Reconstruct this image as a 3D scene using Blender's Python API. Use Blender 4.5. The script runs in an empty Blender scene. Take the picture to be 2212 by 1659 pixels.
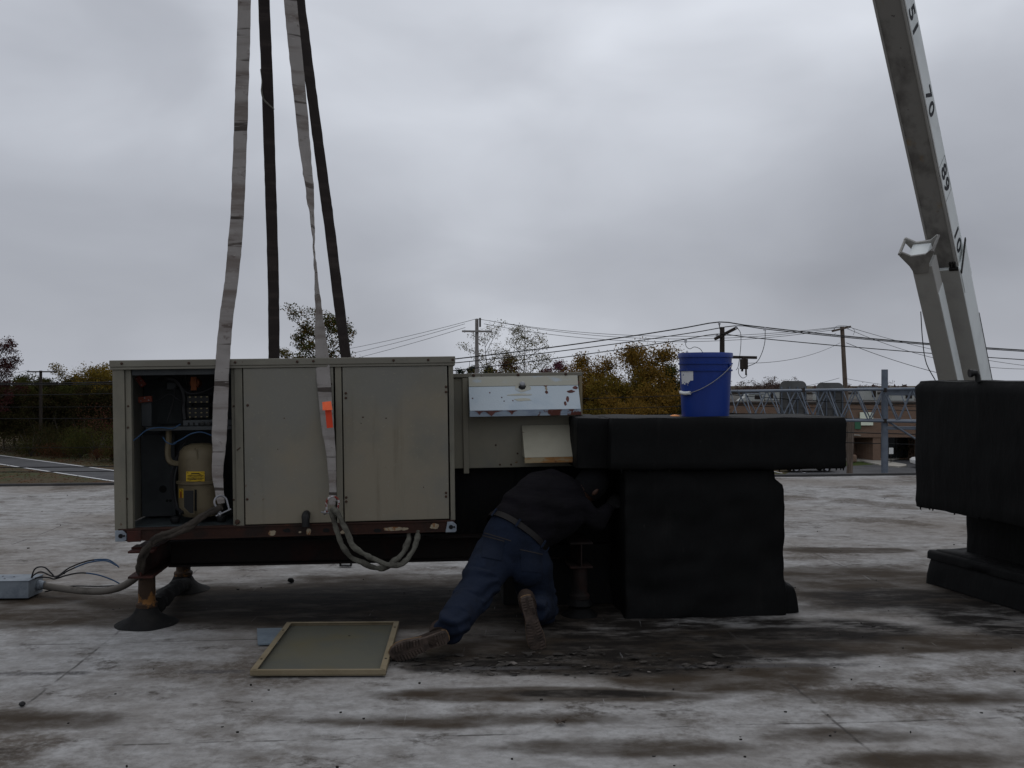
import bpy, bmesh, math, random
import numpy as np
from mathutils import Vector, Matrix, noise
R = math.radians
rnd = random.Random(7)
S = bpy.context.scene
COL = S.collection

# ------------------------------------------------------------------ camera
EYE = 1.35                     # phone height above the roof (roof is z = 0)
K = 1.4756 / 2970.0            # tangent of one pixel of the 2212-wide view
cam_d = bpy.data.cameras.new('camera')
cam = bpy.data.objects.new('camera', cam_d); COL.objects.link(cam)
cam.location = (0, 0, EYE); cam.rotation_euler = (R(90), 0, 0)
cam_d.sensor_width = 36; cam_d.lens = 2970 / 3264 * 36
cam_d.clip_start = 0.05; cam_d.clip_end = 5000
S.camera = cam
# ------------------------------------------------------------------ sky, sun, exposure
SUN_EL, SUN_AZ = 58, 20        # veiled sun, high and beyond the unit
w = bpy.data.worlds.new('World'); S.world = w; w.use_nodes = True
nt = w.node_tree; nt.nodes.clear()
def wn(t, **kw):
    n = nt.nodes.new(t)
    for a, b in kw.items(): setattr(n, a, b)
    return n
def wl(a, b): nt.links.new(a, b)
def wmath(op, a, b=None, clamp=False):
    n = wn('ShaderNodeMath', operation=op, use_clamp=clamp)
    for i, v in enumerate((a, b)):
        if v is None: continue
        if isinstance(v, (int, float)): n.inputs[i].default_value = v
        else: wl(v, n.inputs[i])
    return n.outputs[0]
out = wn('ShaderNodeOutputWorld')
sky = wn('ShaderNodeTexSky', sky_type='NISHITA', sun_disc=False)
sky.sun_elevation = R(SUN_EL); sky.sun_rotation = R(SUN_AZ); sky.dust_density = 4
bg_sky = wn('ShaderNodeBackground'); bg_sky.inputs[1].default_value = 0.05
wl(sky.outputs[0], bg_sky.inputs[0])
tc = wn('ShaderNodeTexCoord'); sep = wn('ShaderNodeSeparateXYZ'); wl(tc.outputs['Generated'], sep.inputs[0])
zz = wmath('MAXIMUM', sep.outputs[2], 0.0)
def wnoise(scale, detail, rough, off, dist=0.0, st=(1.0, 1.0, 2.6), rot=(0, R(14), 0)):
    mp = wn('ShaderNodeMapping'); mp.inputs['Location'].default_value = off
    mp.inputs['Scale'].default_value = st; mp.inputs['Rotation'].default_value = rot
    wl(tc.outputs['Generated'], mp.inputs[0])
    n = wn('ShaderNodeTexNoise'); n.inputs['Scale'].default_value = scale; n.inputs['Detail'].default_value = detail
    n.inputs['Roughness'].default_value = rough; n.inputs['Distortion'].default_value = dist
    wl(mp.outputs[0], n.inputs['Vector']); return n.outputs[0]
nA = wnoise(1.9, 2, 0.4, (3.9, 0.6, 0.3), 0.2, (1.0, 1.0, 2.0))
nB = wnoise(4.6, 4, 0.45, (1.2, 5.0, 0), 0.3, (1.0, 1.0, 2.0))
mixn = wmath('ADD', wmath('MULTIPLY', nA, 0.70), wmath('MULTIPLY', nB, 0.30))
gr = wn('ShaderNodeValToRGB'); wl(zz, gr.inputs[0]); gr.color_ramp.interpolation = 'B_SPLINE'     # cloud deck: paler at the rim, greyest low down, brighter overhead
ge = gr.color_ramp.elements
ge[0].position = 0.0; ge[0].color = (0.47,) * 3 + (1,); ge[1].position = 1.0; ge[1].color = (0.66,) * 3 + (1,)
for p_, v_ in ((0.06, 0.43), (0.14, 0.38), (0.24, 0.50), (0.36, 0.64), (0.6, 0.66)):
    q_ = ge.new(p_); q_.color = (v_,) * 3 + (1,)
val = wmath('ADD', wmath('MULTIPLY', wmath('SUBTRACT', mixn, 0.5), 1.05), gr.outputs[0])
ramp = wn('ShaderNodeValToRGB'); wl(val, ramp.inputs[0])
e = ramp.color_ramp.elements
e[0].position = 0.15; e[0].color = (0.285, 0.300, 0.345, 1)
e[1].position = 0.90; e[1].color = (1.06, 1.11, 1.20, 1)
m = e.new(0.5); m.color = (0.535, 0.562, 0.625, 1)
bg_c = wn('ShaderNodeBackground'); bg_c.inputs[1].default_value = 1.0
wl(ramp.outputs[0], bg_c.inputs[0])
mx = wn('ShaderNodeMixShader'); mx.inputs[0].default_value = 0.92
wl(bg_sky.outputs[0], mx.inputs[1]); wl(bg_c.outputs[0], mx.inputs[2]); wl(mx.outputs[0], out.inputs[0])
sd = bpy.data.lights.new('sun', 'SUN'); sd.energy = 0.5; sd.angle = R(40); sd.color = (1.0, 0.97, 0.93)
sun = bpy.data.objects.new('sun', sd); COL.objects.link(sun)
sun.rotation_euler = (R(-(90 - SUN_EL)), 0, R(-SUN_AZ))
S.view_settings.view_transform = 'Standard'; S.view_settings.look = 'None'
S.view_settings.gamma = 1.0; S.view_settings.exposure = -0.15; S.view_settings.use_curve_mapping = False

# ------------------------------------------------------------------ helpers
def P(dx, dy, Y):                         # a reading of the photograph (2212-wide view) taken at a known distance
    return Vector(((dx - 1106) * K * Y, Y, EYE - (dy - 830) * K * Y))
def G(dx, dy, z=0.0):                     # the same on a level surface at height z
    return P(dx, dy, (EYE - z) / ((dy - 830) * K))
GZ = -6.15                                # street level
def V(*a): return Vector(a)

class MB:
    def __init__(s): s.v = []; s.f = []
    def add(s, vs, fs):
        o = len(s.v); s.v += [tuple(p) for p in vs]; s.f += [tuple(i + o for i in f) for f in fs]
    def box(s, c, d, M=None):
        c = Vector(c); h = Vector(d) / 2
        vs = [Vector((x * h.x, y * h.y, z * h.z)) for z in (-1, 1) for y in (-1, 1) for x in (-1, 1)]
        if M is not None: vs = [M @ p for p in vs]
        s.add([c + p for p in vs], [(0, 2, 3, 1), (4, 5, 7, 6), (0, 1, 5, 4), (2, 6, 7, 3), (0, 4, 6, 2), (1, 3, 7, 5)])
        return s
    def bb(s, a, b):                      # box from two corners
        a = Vector(a); b = Vector(b); return s.box((a + b) / 2, b - a)
    def prism(s, poly, d):                # polygon of 3-D points pushed along d
        d = Vector(d); n = len(poly); vs = [Vector(p) for p in poly]; vs += [p + d for p in vs]
        s.add(vs, [tuple(range(n))[::-1], tuple(range(n, 2 * n))] + [(i, (i + 1) % n, n + (i + 1) % n, n + i) for i in range(n)])
        return s
    def tube(s, pts, r, n=8, cap=True, up=None):
        pts = [Vector(p) for p in pts]; m = len(pts)
        rs = r if isinstance(r, (list, tuple)) else [r] * m
        o = len(s.v); prev = None
        for i, p in enumerate(pts):
            t = (pts[min(i + 1, m - 1)] - pts[max(i - 1, 0)]).normalized()
            if prev is None:
                u = Vector((0, 0, 1)) if abs(t.z) < 0.9 else Vector((1, 0, 0))
                u = (u - t * u.dot(t)).normalized()
            else:
                u = (prev - t * prev.dot(t)).normalized()
            prev = u; b = t.cross(u)
            for j in range(n):
                a = 2 * math.pi * j / n
                s.v.append(tuple(p + (u * math.cos(a) + b * math.sin(a)) * rs[i]))
        for i in range(m - 1):
            for j in range(n):
                a = o + i * n + j; b2 = o + i * n + (j + 1) % n
                s.f.append((a, b2, b2 + n, a + n))
        if cap:
            s.f.append(tuple(o + j for j in range(n))[::-1]); s.f.append(tuple(o + (m - 1) * n + j for j in range(n)))
        return s
    def lathe(s, prof, c=(0, 0, 0), n=24, M=None, cap=True):   # profile of (r, z)
        o = len(s.v); c = Vector(c)
        for r, z in prof:
            for j in range(n):
                a = 2 * math.pi * j / n; p = Vector((r * math.cos(a), r * math.sin(a), z))
                if M is not None: p = M @ p
                s.v.append(tuple(c + p))
        for i in range(len(prof) - 1):
            for j in range(n):
                a = o + i * n + j; b = o + i * n + (j + 1) % n
                s.f.append((a, b, b + n, a + n))
        if cap:
            s.f.append(tuple(o + j for j in range(n))[::-1]); s.f.append(tuple(o + (len(prof) - 1) * n + j for j in range(n)))
        return s
    def rings(s, rings, cap=True):        # loft equal-length rings
        o = len(s.v); n = len(rings[0])
        for r in rings: s.v += [tuple(p) for p in r]
        for i in range(len(rings) - 1):
            for j in range(n):
                a = o + i * n + j; b = o + i * n + (j + 1) % n
                s.f.append((a, b, b + n, a + n))
        if cap:
            s.f.append(tuple(o + j for j in range(n))[::-1]); s.f.append(tuple(o + (len(rings) - 1) * n + j for j in range(n)))
        return s

WM = {}                                   # world matrices of things
def mesh_of(name, mb, mats, smooth=38, fix=True):
    me = bpy.data.meshes.new(name); me.from_pydata(mb.v, [], mb.f)
    if fix:
        bm = bmesh.new(); bm.from_mesh(me); bmesh.ops.recalc_face_normals(bm, faces=bm.faces); bm.to_mesh(me); bm.free()
    for mm in (mats if isinstance(mats, (list, tuple)) else [mats]): me.materials.append(mm)
    if smooth:
        me.polygons.foreach_set('use_smooth', [True] * len(me.polygons)); me.set_sharp_from_angle(angle=R(smooth))
    return me
def link(name, me, parent=None, M=None):
    o = bpy.data.objects.new(name, me); COL.objects.link(o)
    if parent: o.parent = parent
    if M is not None: o.matrix_basis = M
    return o
def tag(o, label=None, cat=None, group=None, kind=None):
    for k_, v_ in (('label', label), ('category', cat), ('group', group), ('kind', kind)):
        if v_: o[k_] = v_
    return o
def thing(name, label, cat, loc=(0, 0, 0), rot=(0, 0, 0), group=None):
    o = bpy.data.objects.new(name, None); COL.objects.link(o); o.empty_display_size = 0.1
    o.location = loc; o.rotation_euler = rot
    WM[o.name] = Matrix.Translation(Vector(loc)) @ (Matrix.Rotation(rot[2], 4, 'Z') @ Matrix.Rotation(rot[1], 4, 'Y') @ Matrix.Rotation(rot[0], 4, 'X'))
    return tag(o, label, cat, group)
def part(name, mb, mat, parent, world=False, smooth=38, bevel=0, fix=True, seg=2):
    if world:                             # mesh given in world space: bring it into the frame of its thing
        root = parent
        while root.parent: root = root.parent
        if root.name in WM:
            Mi = WM[root.name].inverted(); mb.v = [tuple(Mi @ Vector(p)) for p in mb.v]
    o = link(name, mesh_of(name, mb, mat, smooth, fix), parent)
    if bevel:
        b = o.modifiers.new('bevel', 'BEVEL'); b.width = bevel; b.segments = seg; b.limit_method = 'ANGLE'; b.angle_limit = R(40)
    return o
def copy_tree(o, parent=None):
    c = o.copy(); COL.objects.link(c); c.parent = parent
    for ch in list(o.children): copy_tree(ch, c)
    return c
def smoothpath(pts, n=6):                 # Catmull-Rom
    pts = [Vector(p) for p in pts]; q = [pts[0] * 2 - pts[1]] + pts + [pts[-1] * 2 - pts[-2]]; res = []
    for i in range(1, len(q) - 2):
        a, b, c, d = q[i - 1], q[i], q[i + 1], q[i + 2]
        for j in range(n):
            t = j / n
            res.append(0.5 * ((2 * b) + (c - a) * t + (2 * a - 5 * b + 4 * c - d) * t * t + (3 * b - a - 3 * c + d) * t ** 3))
    res.append(pts[-1]); return res
def rough_up(mb, amp, freq, seed=0.0, axis=None):   # uneven hand-applied surface
    me = bpy.data.meshes.new('t'); me.from_pydata(mb.v, [], mb.f); bm = bmesh.new(); bm.from_mesh(me)
    bmesh.ops.recalc_face_normals(bm, faces=bm.faces); bm.normal_update()
    for v_ in bm.verts:
        q = v_.co * freq + Vector((seed, seed * 1.7, -seed))
        d = noise.noise(q) * 0.65 + noise.noise(q * 2.7) * 0.3 + noise.noise(q * 6.1) * 0.12
        v_.co += v_.normal * amp * d
    bm.to_mesh(me); bm.free()
    r = MB(); r.v = [tuple(x.co) for x in me.vertices]; r.f = [tuple(p.vertices) for p in me.polygons]
    bpy.data.meshes.remove(me); return r
def grid_fill(mb, step):                  # cut long edges so the surface can be uneven
    me = bpy.data.meshes.new('t'); me.from_pydata(mb.v, [], mb.f); bm = bmesh.new(); bm.from_mesh(me)
    for _ in range(7):
        ed = [e_ for e_ in bm.edges if e_.calc_length() > step]
        if not ed: break
        bmesh.ops.subdivide_edges(bm, edges=ed, cuts=1, use_grid_fill=True)
    bm.to_mesh(me); bm.free()
    r = MB(); r.v = [tuple(x.co) for x in me.vertices]; r.f = [tuple(p.vertices) for p in me.polygons]
    bpy.data.meshes.remove(me); return r
def rrect(x0, x1, y0, y1, z, r=0.04, nx=10):        # a rounded rectangle ring with points along its sides
    pts = []
    cs = [(x1 - r, y0 + r, -90), (x1 - r, y1 - r, 0), (x0 + r, y1 - r, 90), (x0 + r, y0 + r, 180)]
    for i, (cx, cy, a0) in enumerate(cs):
        for j in range(4):
            a = R(a0 + 30 * j); pts.append(V(cx + r * math.cos(a), cy + r * math.sin(a), z))
        nxt = cs[(i + 1) % 4]; a = R(nxt[2]); b = V(nxt[0] + r * math.cos(a), nxt[1] + r * math.sin(a), z); s_ = pts[-1]
        for j in range(1, nx): pts.append(s_.lerp(b, j / nx))
    return pts
def loft_block(keys, step=0.05, r=0.04, nx=14):     # keys: (z, x0, x1, y0, y1)
    rings = []
    for i in range(len(keys) - 1):
        a, b = keys[i], keys[i + 1]; n = max(1, int(abs(b[0] - a[0]) / step))
        for j in range(n):
            t = j / n; q = [a[k_] + (b[k_] - a[k_]) * t for k_ in range(5)]; rings.append(rrect(q[1], q[2], q[3], q[4], q[0], r, nx))
    q = keys[-1]; rings.append(rrect(q[1], q[2], q[3], q[4], q[0], r, nx))
    a, b = keys[0], keys[-1]; i_ = 0.012                # soft top and bottom edges
    rings = [rrect(a[1] + i_, a[2] - i_, a[3] + i_, a[4] - i_, a[0] - 0.004, r, nx)] + rings + [
        rrect(b[1] + i_ / 2, b[2] - i_ / 2, b[3] + i_ / 2, b[4] - i_ / 2, b[0] + 0.014, r, nx), rrect(b[1] + 0.05, b[2] - 0.05, b[3] + 0.05, b[4] - 0.05, b[0] + 0.018, r, nx)]
    return MB().rings(rings)

# ------------------------------------------------------------------ materials
ALBEDO_DIM = dict(beige_paint=.68, beige_post_paint=.68, weathered_cap_paint=.66, grey_beige_sheet=.82, chalky_pale_blue_paint=.84, chalky_cream_paint=.82, rusty_blue_lip=.8, cream_hood_paint=.80,  # albedo factors that darken colours; bay and worker dimmed for shade
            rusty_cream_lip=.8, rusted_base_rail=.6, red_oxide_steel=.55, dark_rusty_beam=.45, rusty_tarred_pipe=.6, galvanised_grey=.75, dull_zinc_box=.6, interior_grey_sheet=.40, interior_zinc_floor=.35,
            tan_compressor_paint=.50, yellow_label=.75, orange_capacitor=.5, brick_red_terminal=.45, brass_terminals=.28, black_mastic=.19, dull_roof_tar=.55, royal_blue_plastic=.52, galvanised_truss=.55, grey_sign_back=.75, brown_twigs=.8, blue_denim=.18, worn_red_shackle_paint=.8, dark_plum_sweatshirt=.22,
            skin=.18, black_knit_cap=.5, brown_leather_belt=.2, brown_work_boot=.6, dusty_boot_sole=.75, tan_welt=.7, grey_panel_inside=.62, tan_panel_lip=.66, blue_grey_sheet=.62, grey_flex_conduit=.75,
            darker_denim=.18, denim_stitching=.5, grey_green_round_sling=.75, brown_grey_round_sling=.6, dirty_white_webbing=.98, dark_pole_wood=.5, weathered_black_line=.7, dark_soiled_webbing=.75, blue_wire=.5, flaking_coating=.6, grimy_boom_paint=.8, grey_white_boom_paint=.72, chipped_cream_primer=.7)
def mat(name, col, rough=0.6, metal=0.0, layers=(), bump=None, spec=0.22, rand=0.0, coord='Object'):
    """layers: (scale, (sx,sy,sz), colour, lo, hi[, detail]) painted one over the other through noise thresholds"""
    f_ = ALBEDO_DIM.get(name, 1.0); col = tuple(c * f_ for c in col); layers = [(l[0], l[1], tuple(c * f_ for c in l[2])) + tuple(l[3:]) for l in layers]
    m_ = bpy.data.materials.new(name); m_.use_nodes = True; t = m_.node_tree; N = t.nodes; L = t.links
    b = N['Principled BSDF']; b.inputs['Roughness'].default_value = rough; b.inputs['Metallic'].default_value = metal
    b.inputs['Specular IOR Level'].default_value = spec
    tc_ = N.new('ShaderNodeTexCoord'); cur = None
    rgb = N.new('ShaderNodeRGB'); rgb.outputs[0].default_value = (*col, 1); cur = rgb.outputs[0]
    for i, ly in enumerate(layers):
        sc, st, c2, lo, hi = ly[:5]
        mp = N.new('ShaderNodeMapping'); mp.inputs['Scale'].default_value = st; mp.inputs['Location'].default_value = (i * 3.7 + len(name), i * 1.3, 0.7 * i)
        L.new(tc_.outputs[coord], mp.inputs[0])
        nz = N.new('ShaderNodeTexNoise'); nz.inputs['Scale'].default_value = sc; nz.inputs['Detail'].default_value = ly[5] if len(ly) > 5 else 6
        nz.inputs['Roughness'].default_value = 0.6; L.new(mp.outputs[0], nz.inputs['Vector'])
        mr = N.new('ShaderNodeMapRange'); mr.interpolation_type = 'SMOOTHSTEP'; mr.inputs['From Min'].default_value = lo; mr.inputs['From Max'].default_value = hi
        L.new(nz.outputs[0], mr.inputs['Value'])
        mi = N.new('ShaderNodeMix'); mi.data_type = 'RGBA'; L.new(mr.outputs[0], mi.inputs['Factor']); L.new(cur, mi.inputs['A'])
        mi.inputs['B'].default_value = (*c2, 1); cur = mi.outputs['Result']
    if rand:
        g = N.new('ShaderNodeNewGeometry'); hs = N.new('ShaderNodeHueSaturation'); mr = N.new('ShaderNodeMapRange')
        mr.inputs['To Min'].default_value = 1 - rand; mr.inputs['To Max'].default_value = 1 + rand
        L.new(g.outputs['Random Per Island'], mr.inputs['Value']); L.new(mr.outputs[0], hs.inputs['Value']); L.new(cur, hs.inputs['Color']); cur = hs.outputs[0]
    L.new(cur, b.inputs['Base Color'])
    if bump:
        nz = N.new('ShaderNodeTexNoise'); nz.inputs['Scale'].default_value = bump[0]; nz.inputs['Detail'].default_value = 6
        mp = N.new('ShaderNodeMapping'); mp.inputs['Scale'].default_value = bump[2] if len(bump) > 2 else (1, 1, 1)
        L.new(tc_.outputs[coord], mp.inputs[0]); L.new(mp.outputs[0], nz.inputs['Vector'])
        bp = N.new('ShaderNodeBump'); bp.inputs['Strength'].default_value = bump[1]; bp.inputs['Distance'].default_value = 0.01
        L.new(nz.outputs[0], bp.inputs['Height']); L.new(bp.outputs[0], b.inputs['Normal'])
    return m_
def leafmat(name, cols, trans=0.25):
    m_ = bpy.data.materials.new(name); m_.use_nodes = True; t = m_.node_tree; N = t.nodes; L = t.links; N.clear()
    o = N.new('ShaderNodeOutputMaterial'); g = N.new('ShaderNodeNewGeometry'); rp = N.new('ShaderNodeValToRGB')
    L.new(g.outputs['Random Per Island'], rp.inputs[0]); el = rp.color_ramp.elements
    el[0].color = (*cols[0], 1); el[1].color = (*cols[-1], 1)
    for i in range(1, len(cols) - 1):
        q = el.new(i / (len(cols) - 1)); q.color = (*cols[i], 1)
    d = N.new('ShaderNodeBsdfDiffuse'); tr = N.new('ShaderNodeBsdfTranslucent'); mx_ = N.new('ShaderNodeMixShader'); mx_.inputs[0].default_value = trans
    L.new(rp.outputs[0], d.inputs[0]); L.new(rp.outputs[0], tr.inputs[0]); L.new(d.outputs[0], mx_.inputs[1]); L.new(tr.outputs[0], mx_.inputs[2]); L.new(mx_.outputs[0], o.inputs[0])
    return m_

BEI = (0.275, 0.242, 0.180)
M_panel = mat('beige_paint', BEI, 0.5, layers=[(2.6, (5, 5, 0.35), (0.195, 0.170, 0.122), 0.52, 0.74), (0.9, (1, 1, 1), (0.230, 0.222, 0.190), 0.45, 0.62), (3, (1, 1, 1), (0.215, 0.205, 0.165), 0.45, 0.75), (1.6, (1, 1, 1.0), (0.20, 0.195, 0.175), 0.52, 0.8), (22, (1, 1, 1), (0.16, 0.11, 0.07), 0.73, 0.78, 3), (60, (1, 1, 1), (0.29, 0.27, 0.21), 0.6, 0.8, 2)], bump=(4, 0.3))
M_post = mat('beige_post_paint', (0.240, 0.222, 0.172), 0.55, layers=[(4, (1, 1, 0.5), (0.16, 0.155, 0.125), 0.45, 0.7), (35, (1, 1, 1), (0.12, 0.06, 0.035), 0.70, 0.76, 3)], bump=(120, 0.05))
M_cap = mat('weathered_cap_paint', (0.225, 0.211, 0.172), 0.6, layers=[(7, (0.3, 1, 1), (0.27, 0.26, 0.21), 0.45, 0.7), (30, (1, 1, 1), (0.10, 0.06, 0.04), 0.70, 0.76, 3)], bump=(100, 0.05))
M_hoodpanel = mat('grey_beige_sheet', (0.192, 0.178, 0.135), 0.6, layers=[(3, (1, 1, 1), (0.15, 0.145, 0.12), 0.4, 0.7), (26, (1, 1, 1), (0.13, 0.07, 0.03), 0.72, 0.76, 3)], bump=(100, 0.05))
M_hood = mat('chalky_pale_blue_paint', (0.47, 0.53, 0.57), 0.6, layers=[(5, (1, 1, 1), (0.40, 0.47, 0.53), 0.45, 0.7), (14, (1, 1, 1), (0.14, 0.05, 0.04), 0.73, 0.76, 3)], bump=(90, 0.08))
M_hoodtop = mat('chalky_cream_paint', (0.44, 0.43, 0.36), 0.6, layers=[(6, (1, 1, 3), (0.44, 0.49, 0.52), 0.52, 0.66)], bump=(90, 0.08))
M_lip = mat('rusty_blue_lip', (0.30, 0.36, 0.42), 0.6, layers=[(9, (1, 1, 3), (0.22, 0.27, 0.34), 0.45, 0.6), (7, (1, 1, 1), (0.10, 0.03, 0.02), 0.56, 0.6, 5)], bump=(60, 0.1))
M_hood2 = mat('cream_hood_paint', (0.36, 0.34, 0.265), 0.6, layers=[(4, (1, 1, 1), (0.30, 0.285, 0.22), 0.45, 0.7), (16, (0.6, 1, 1.6), (0.12, 0.06, 0.03), 0.71, 0.74, 4)], bump=(90, 0.06))
M_rustlip = mat('rusty_cream_lip', (0.34, 0.27, 0.16), 0.7, layers=[(8, (1, 1, 2), (0.30, 0.15, 0.05), 0.42, 0.6), (18, (1, 1, 1), (0.12, 0.045, 0.02), 0.58, 0.66)], bump=(60, 0.15))
M_rust = mat('rusted_base_rail', (0.050, 0.022, 0.015), 0.85, layers=[(6, (1, 1, 1), (0.028, 0.018, 0.014), 0.45, 0.65), (18, (1, 1, 1), (0.085, 0.032, 0.016), 0.58, 0.7), (5.0, (1, 1, 2), (0.30, 0.24, 0.15), 0.735, 0.75, 4)], bump=(70, 0.3))
M_redprimer = mat('red_oxide_steel', (0.085, 0.026, 0.018), 0.8, layers=[(7, (1, 1, 1), (0.035, 0.018, 0.014), 0.42, 0.62), (30, (1, 1, 1), (0.12, 0.05, 0.03), 0.62, 0.72)], bump=(60, 0.25))
M_darksteel = mat('dark_rusty_beam', (0.022, 0.016, 0.014), 0.8, layers=[(5, (1, 1, 1), (0.045, 0.018, 0.013), 0.5, 0.7)], bump=(60, 0.25))  # for the stand's right end, its shade put into the colour
M_legrust = mat('rusty_tarred_pipe', (0.06, 0.036, 0.022), 0.8, layers=[(11, (1, 1, 1), (0.26, 0.12, 0.035), 0.56, 0.62), (7, (1, 1, 1), (0.012, 0.011, 0.010), 0.5, 0.6)], bump=(50, 0.4))
M_zinc = mat('galvanised_grey', (0.33, 0.37, 0.41), 0.5, 0.35, layers=[(10, (1, 1, 1), (0.24, 0.27, 0.31), 0.45, 0.65), (25, (1, 1, 1), (0.12, 0.10, 0.09), 0.7, 0.75)])
M_zbox = mat('dull_zinc_box', (0.30, 0.34, 0.38), 0.6, 0.2, layers=[(6, (1, 1, 1), (0.18, 0.21, 0.25), 0.45, 0.65), (20, (1, 1, 1), (0.42, 0.45, 0.48), 0.6, 0.7)])
M_steel = mat('bright_steel', (0.20, 0.20, 0.21), 0.4, 0.7, layers=[(20, (1, 1, 1), (0.25, 0.22, 0.20), 0.55, 0.7)])
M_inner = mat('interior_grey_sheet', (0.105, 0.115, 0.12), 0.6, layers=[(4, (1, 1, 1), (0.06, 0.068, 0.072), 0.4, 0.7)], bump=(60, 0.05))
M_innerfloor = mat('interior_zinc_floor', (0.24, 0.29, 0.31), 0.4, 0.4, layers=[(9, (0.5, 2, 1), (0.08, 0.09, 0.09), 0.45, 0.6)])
M_hole = mat('black_void', (0.008, 0.008, 0.008), 0.9)
M_comp = mat('tan_compressor_paint', (0.235, 0.19, 0.115), 0.5, layers=[(5, (1, 1, 1), (0.16, 0.125, 0.075), 0.45, 0.7), (25, (1, 1, 1), (0.10, 0.06, 0.03), 0.68, 0.74)], bump=(40, 0.1))
M_yellow = mat('yellow_label', (0.55, 0.36, 0.02), 0.6, layers=[(60, (0.4, 1, 3), (0.16, 0.10, 0.01), 0.56, 0.6, 2)])
M_black = mat('black_plastic', (0.012, 0.012, 0.012), 0.5)
M_blackwire = mat('black_wire', (0.010, 0.010, 0.011), 0.55)
M_bluewire = mat('blue_wire', (0.05, 0.12, 0.24), 0.5)
M_cable = mat('weathered_black_line', (0.014, 0.014, 0.015), 0.7)
M_orange = mat('orange_capacitor', (0.36, 0.10, 0.02), 0.55, layers=[(12, (1, 1, 1), (0.22, 0.06, 0.015), 0.5, 0.65)])
M_redblock = mat('brick_red_terminal', (0.24, 0.055, 0.03), 0.6)
M_brass = mat('brass_terminals', (0.62, 0.52, 0.30), 0.35, 0.8)
M_screw = mat('rusty_screw', (0.035, 0.024, 0.018), 0.8, layers=[(300, (1, 1, 1), (0.09, 0.035, 0.02), 0.5, 0.6)])
M_strap = mat('dirty_white_webbing', (0.27, 0.25, 0.235), 0.9, layers=[(3.2, (0.5, 0.5, 5.0), (0.055, 0.046, 0.040), 0.585, 0.64, 4), (5, (0.3, 0.3, 2.2), (0.16, 0.135, 0.12), 0.45, 0.68), (11, (1, 1, 1.5), (0.10, 0.075, 0.065), 0.60, 0.74), (26, (1, 1, 3), (0.33, 0.31, 0.29), 0.6, 0.75)], bump=(220, 0.5, (1, 1, 2.2)))  # first layer paints crease shading as dark stripes; the others are soiling
M_strapdark = mat('dark_soiled_webbing', (0.040, 0.032, 0.030), 0.95, layers=[(6, (0.3, 0.3, 2.5), (0.065, 0.052, 0.047), 0.5, 0.7)], bump=(220, 0.5, (1, 1, 2.2)))  # darker than the webbing of the front slings
M_rope = mat('grey_green_round_sling', (0.145, 0.14, 0.115), 0.95, layers=[(12, (1, 1, 1), (0.085, 0.08, 0.066), 0.45, 0.65)], bump=(90, 0.6))
M_ropeb = mat('brown_grey_round_sling', (0.075, 0.062, 0.05), 0.95, layers=[(9, (1, 1, 1), (0.04, 0.034, 0.028), 0.45, 0.65)], bump=(60, 0.6))
M_tag = mat('orange_vinyl_tag', (0.80, 0.13, 0.045), 0.5, layers=[(9, (1, 1, 1), (0.62, 0.085, 0.03), 0.5, 0.7)])
M_mastic = mat('black_mastic', (0.0085, 0.0088, 0.0090), 0.72, layers=[(2.2, (1, 1, 0.35), (0.0150, 0.0155, 0.0150), 0.45, 0.7), (7, (1.4, 1.4, 0.22), (0.040, 0.039, 0.036), 0.56, 0.78), (26, (1, 1, 0.5), (0.055, 0.052, 0.047), 0.66, 0.78)], bump=(11, 1.0, (1, 1, 0.35)), spec=0.16)
M_tar = mat('dull_roof_tar', (0.016, 0.016, 0.016), 0.9, layers=[(3, (1, 1, 1), (0.040, 0.037, 0.033), 0.5, 0.72), (14, (1, 1, 1), (0.16, 0.15, 0.14), 0.70, 0.76)], bump=(20, 0.6), spec=0.15)
M_bucket = mat('royal_blue_plastic', (0.004, 0.050, 0.36), 0.42, layers=[(3, (1, 1, 0.4), (0.003, 0.036, 0.27), 0.45, 0.75), (14, (1, 1, .25), (0.03, 0.06, 0.32), .66, .74)], bump=(60, .05), spec=0.35)
M_white = mat('white_plastic', (0.62, 0.62, 0.60), 0.5)
M_paper = mat('torn_white_label', (0.55, 0.55, 0.56), 0.8, layers=[(22, (1, 1, 1.5), (0.04, 0.05, 0.16), 0.60, 0.63, 3)])
M_galv = mat('galvanised_truss', (0.26, 0.30, 0.36), 0.55, 0.2, layers=[(2, (1, 1, 1), (0.20, 0.235, 0.29), 0.45, 0.65)])
M_signback = mat('grey_sign_back', (0.155, 0.155, 0.15), 0.7, layers=[(1.5, (1, 1, 0.5), (0.12, 0.12, 0.115), 0.45, 0.65)])
M_pole = mat('weathered_pole_wood', (0.105, 0.08, 0.062), 0.9, layers=[(2, (6, 6, 0.4), (0.17, 0.135, 0.11), 0.45, 0.65), (5, (4, 4, 0.3), (0.055, 0.042, 0.034), 0.55, 0.7)])
M_poledark = mat('dark_pole_wood', (0.055, 0.044, 0.036), 0.9, layers=[(2, (6, 6, 0.4), (0.09, 0.072, 0.06), 0.45, 0.65)])
M_polegrey = mat('pale_grey_pole_wood', (0.24, 0.225, 0.215), 0.9, layers=[(2, (6, 6, 0.4), (0.17, 0.155, 0.145), 0.45, 0.65)])
M_porc = mat('porcelain', (0.5, 0.5, 0.52), 0.3)
M_boomside = mat('white_boom_paint', (0.66, 0.69, 0.68), 0.45, layers=[(2, (1, 1, 1), (0.58, 0.61, 0.60), 0.45, 0.7), (5, (1, 1, 0.4), (0.30, 0.28, 0.25), 0.68, 0.8)])
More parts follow.
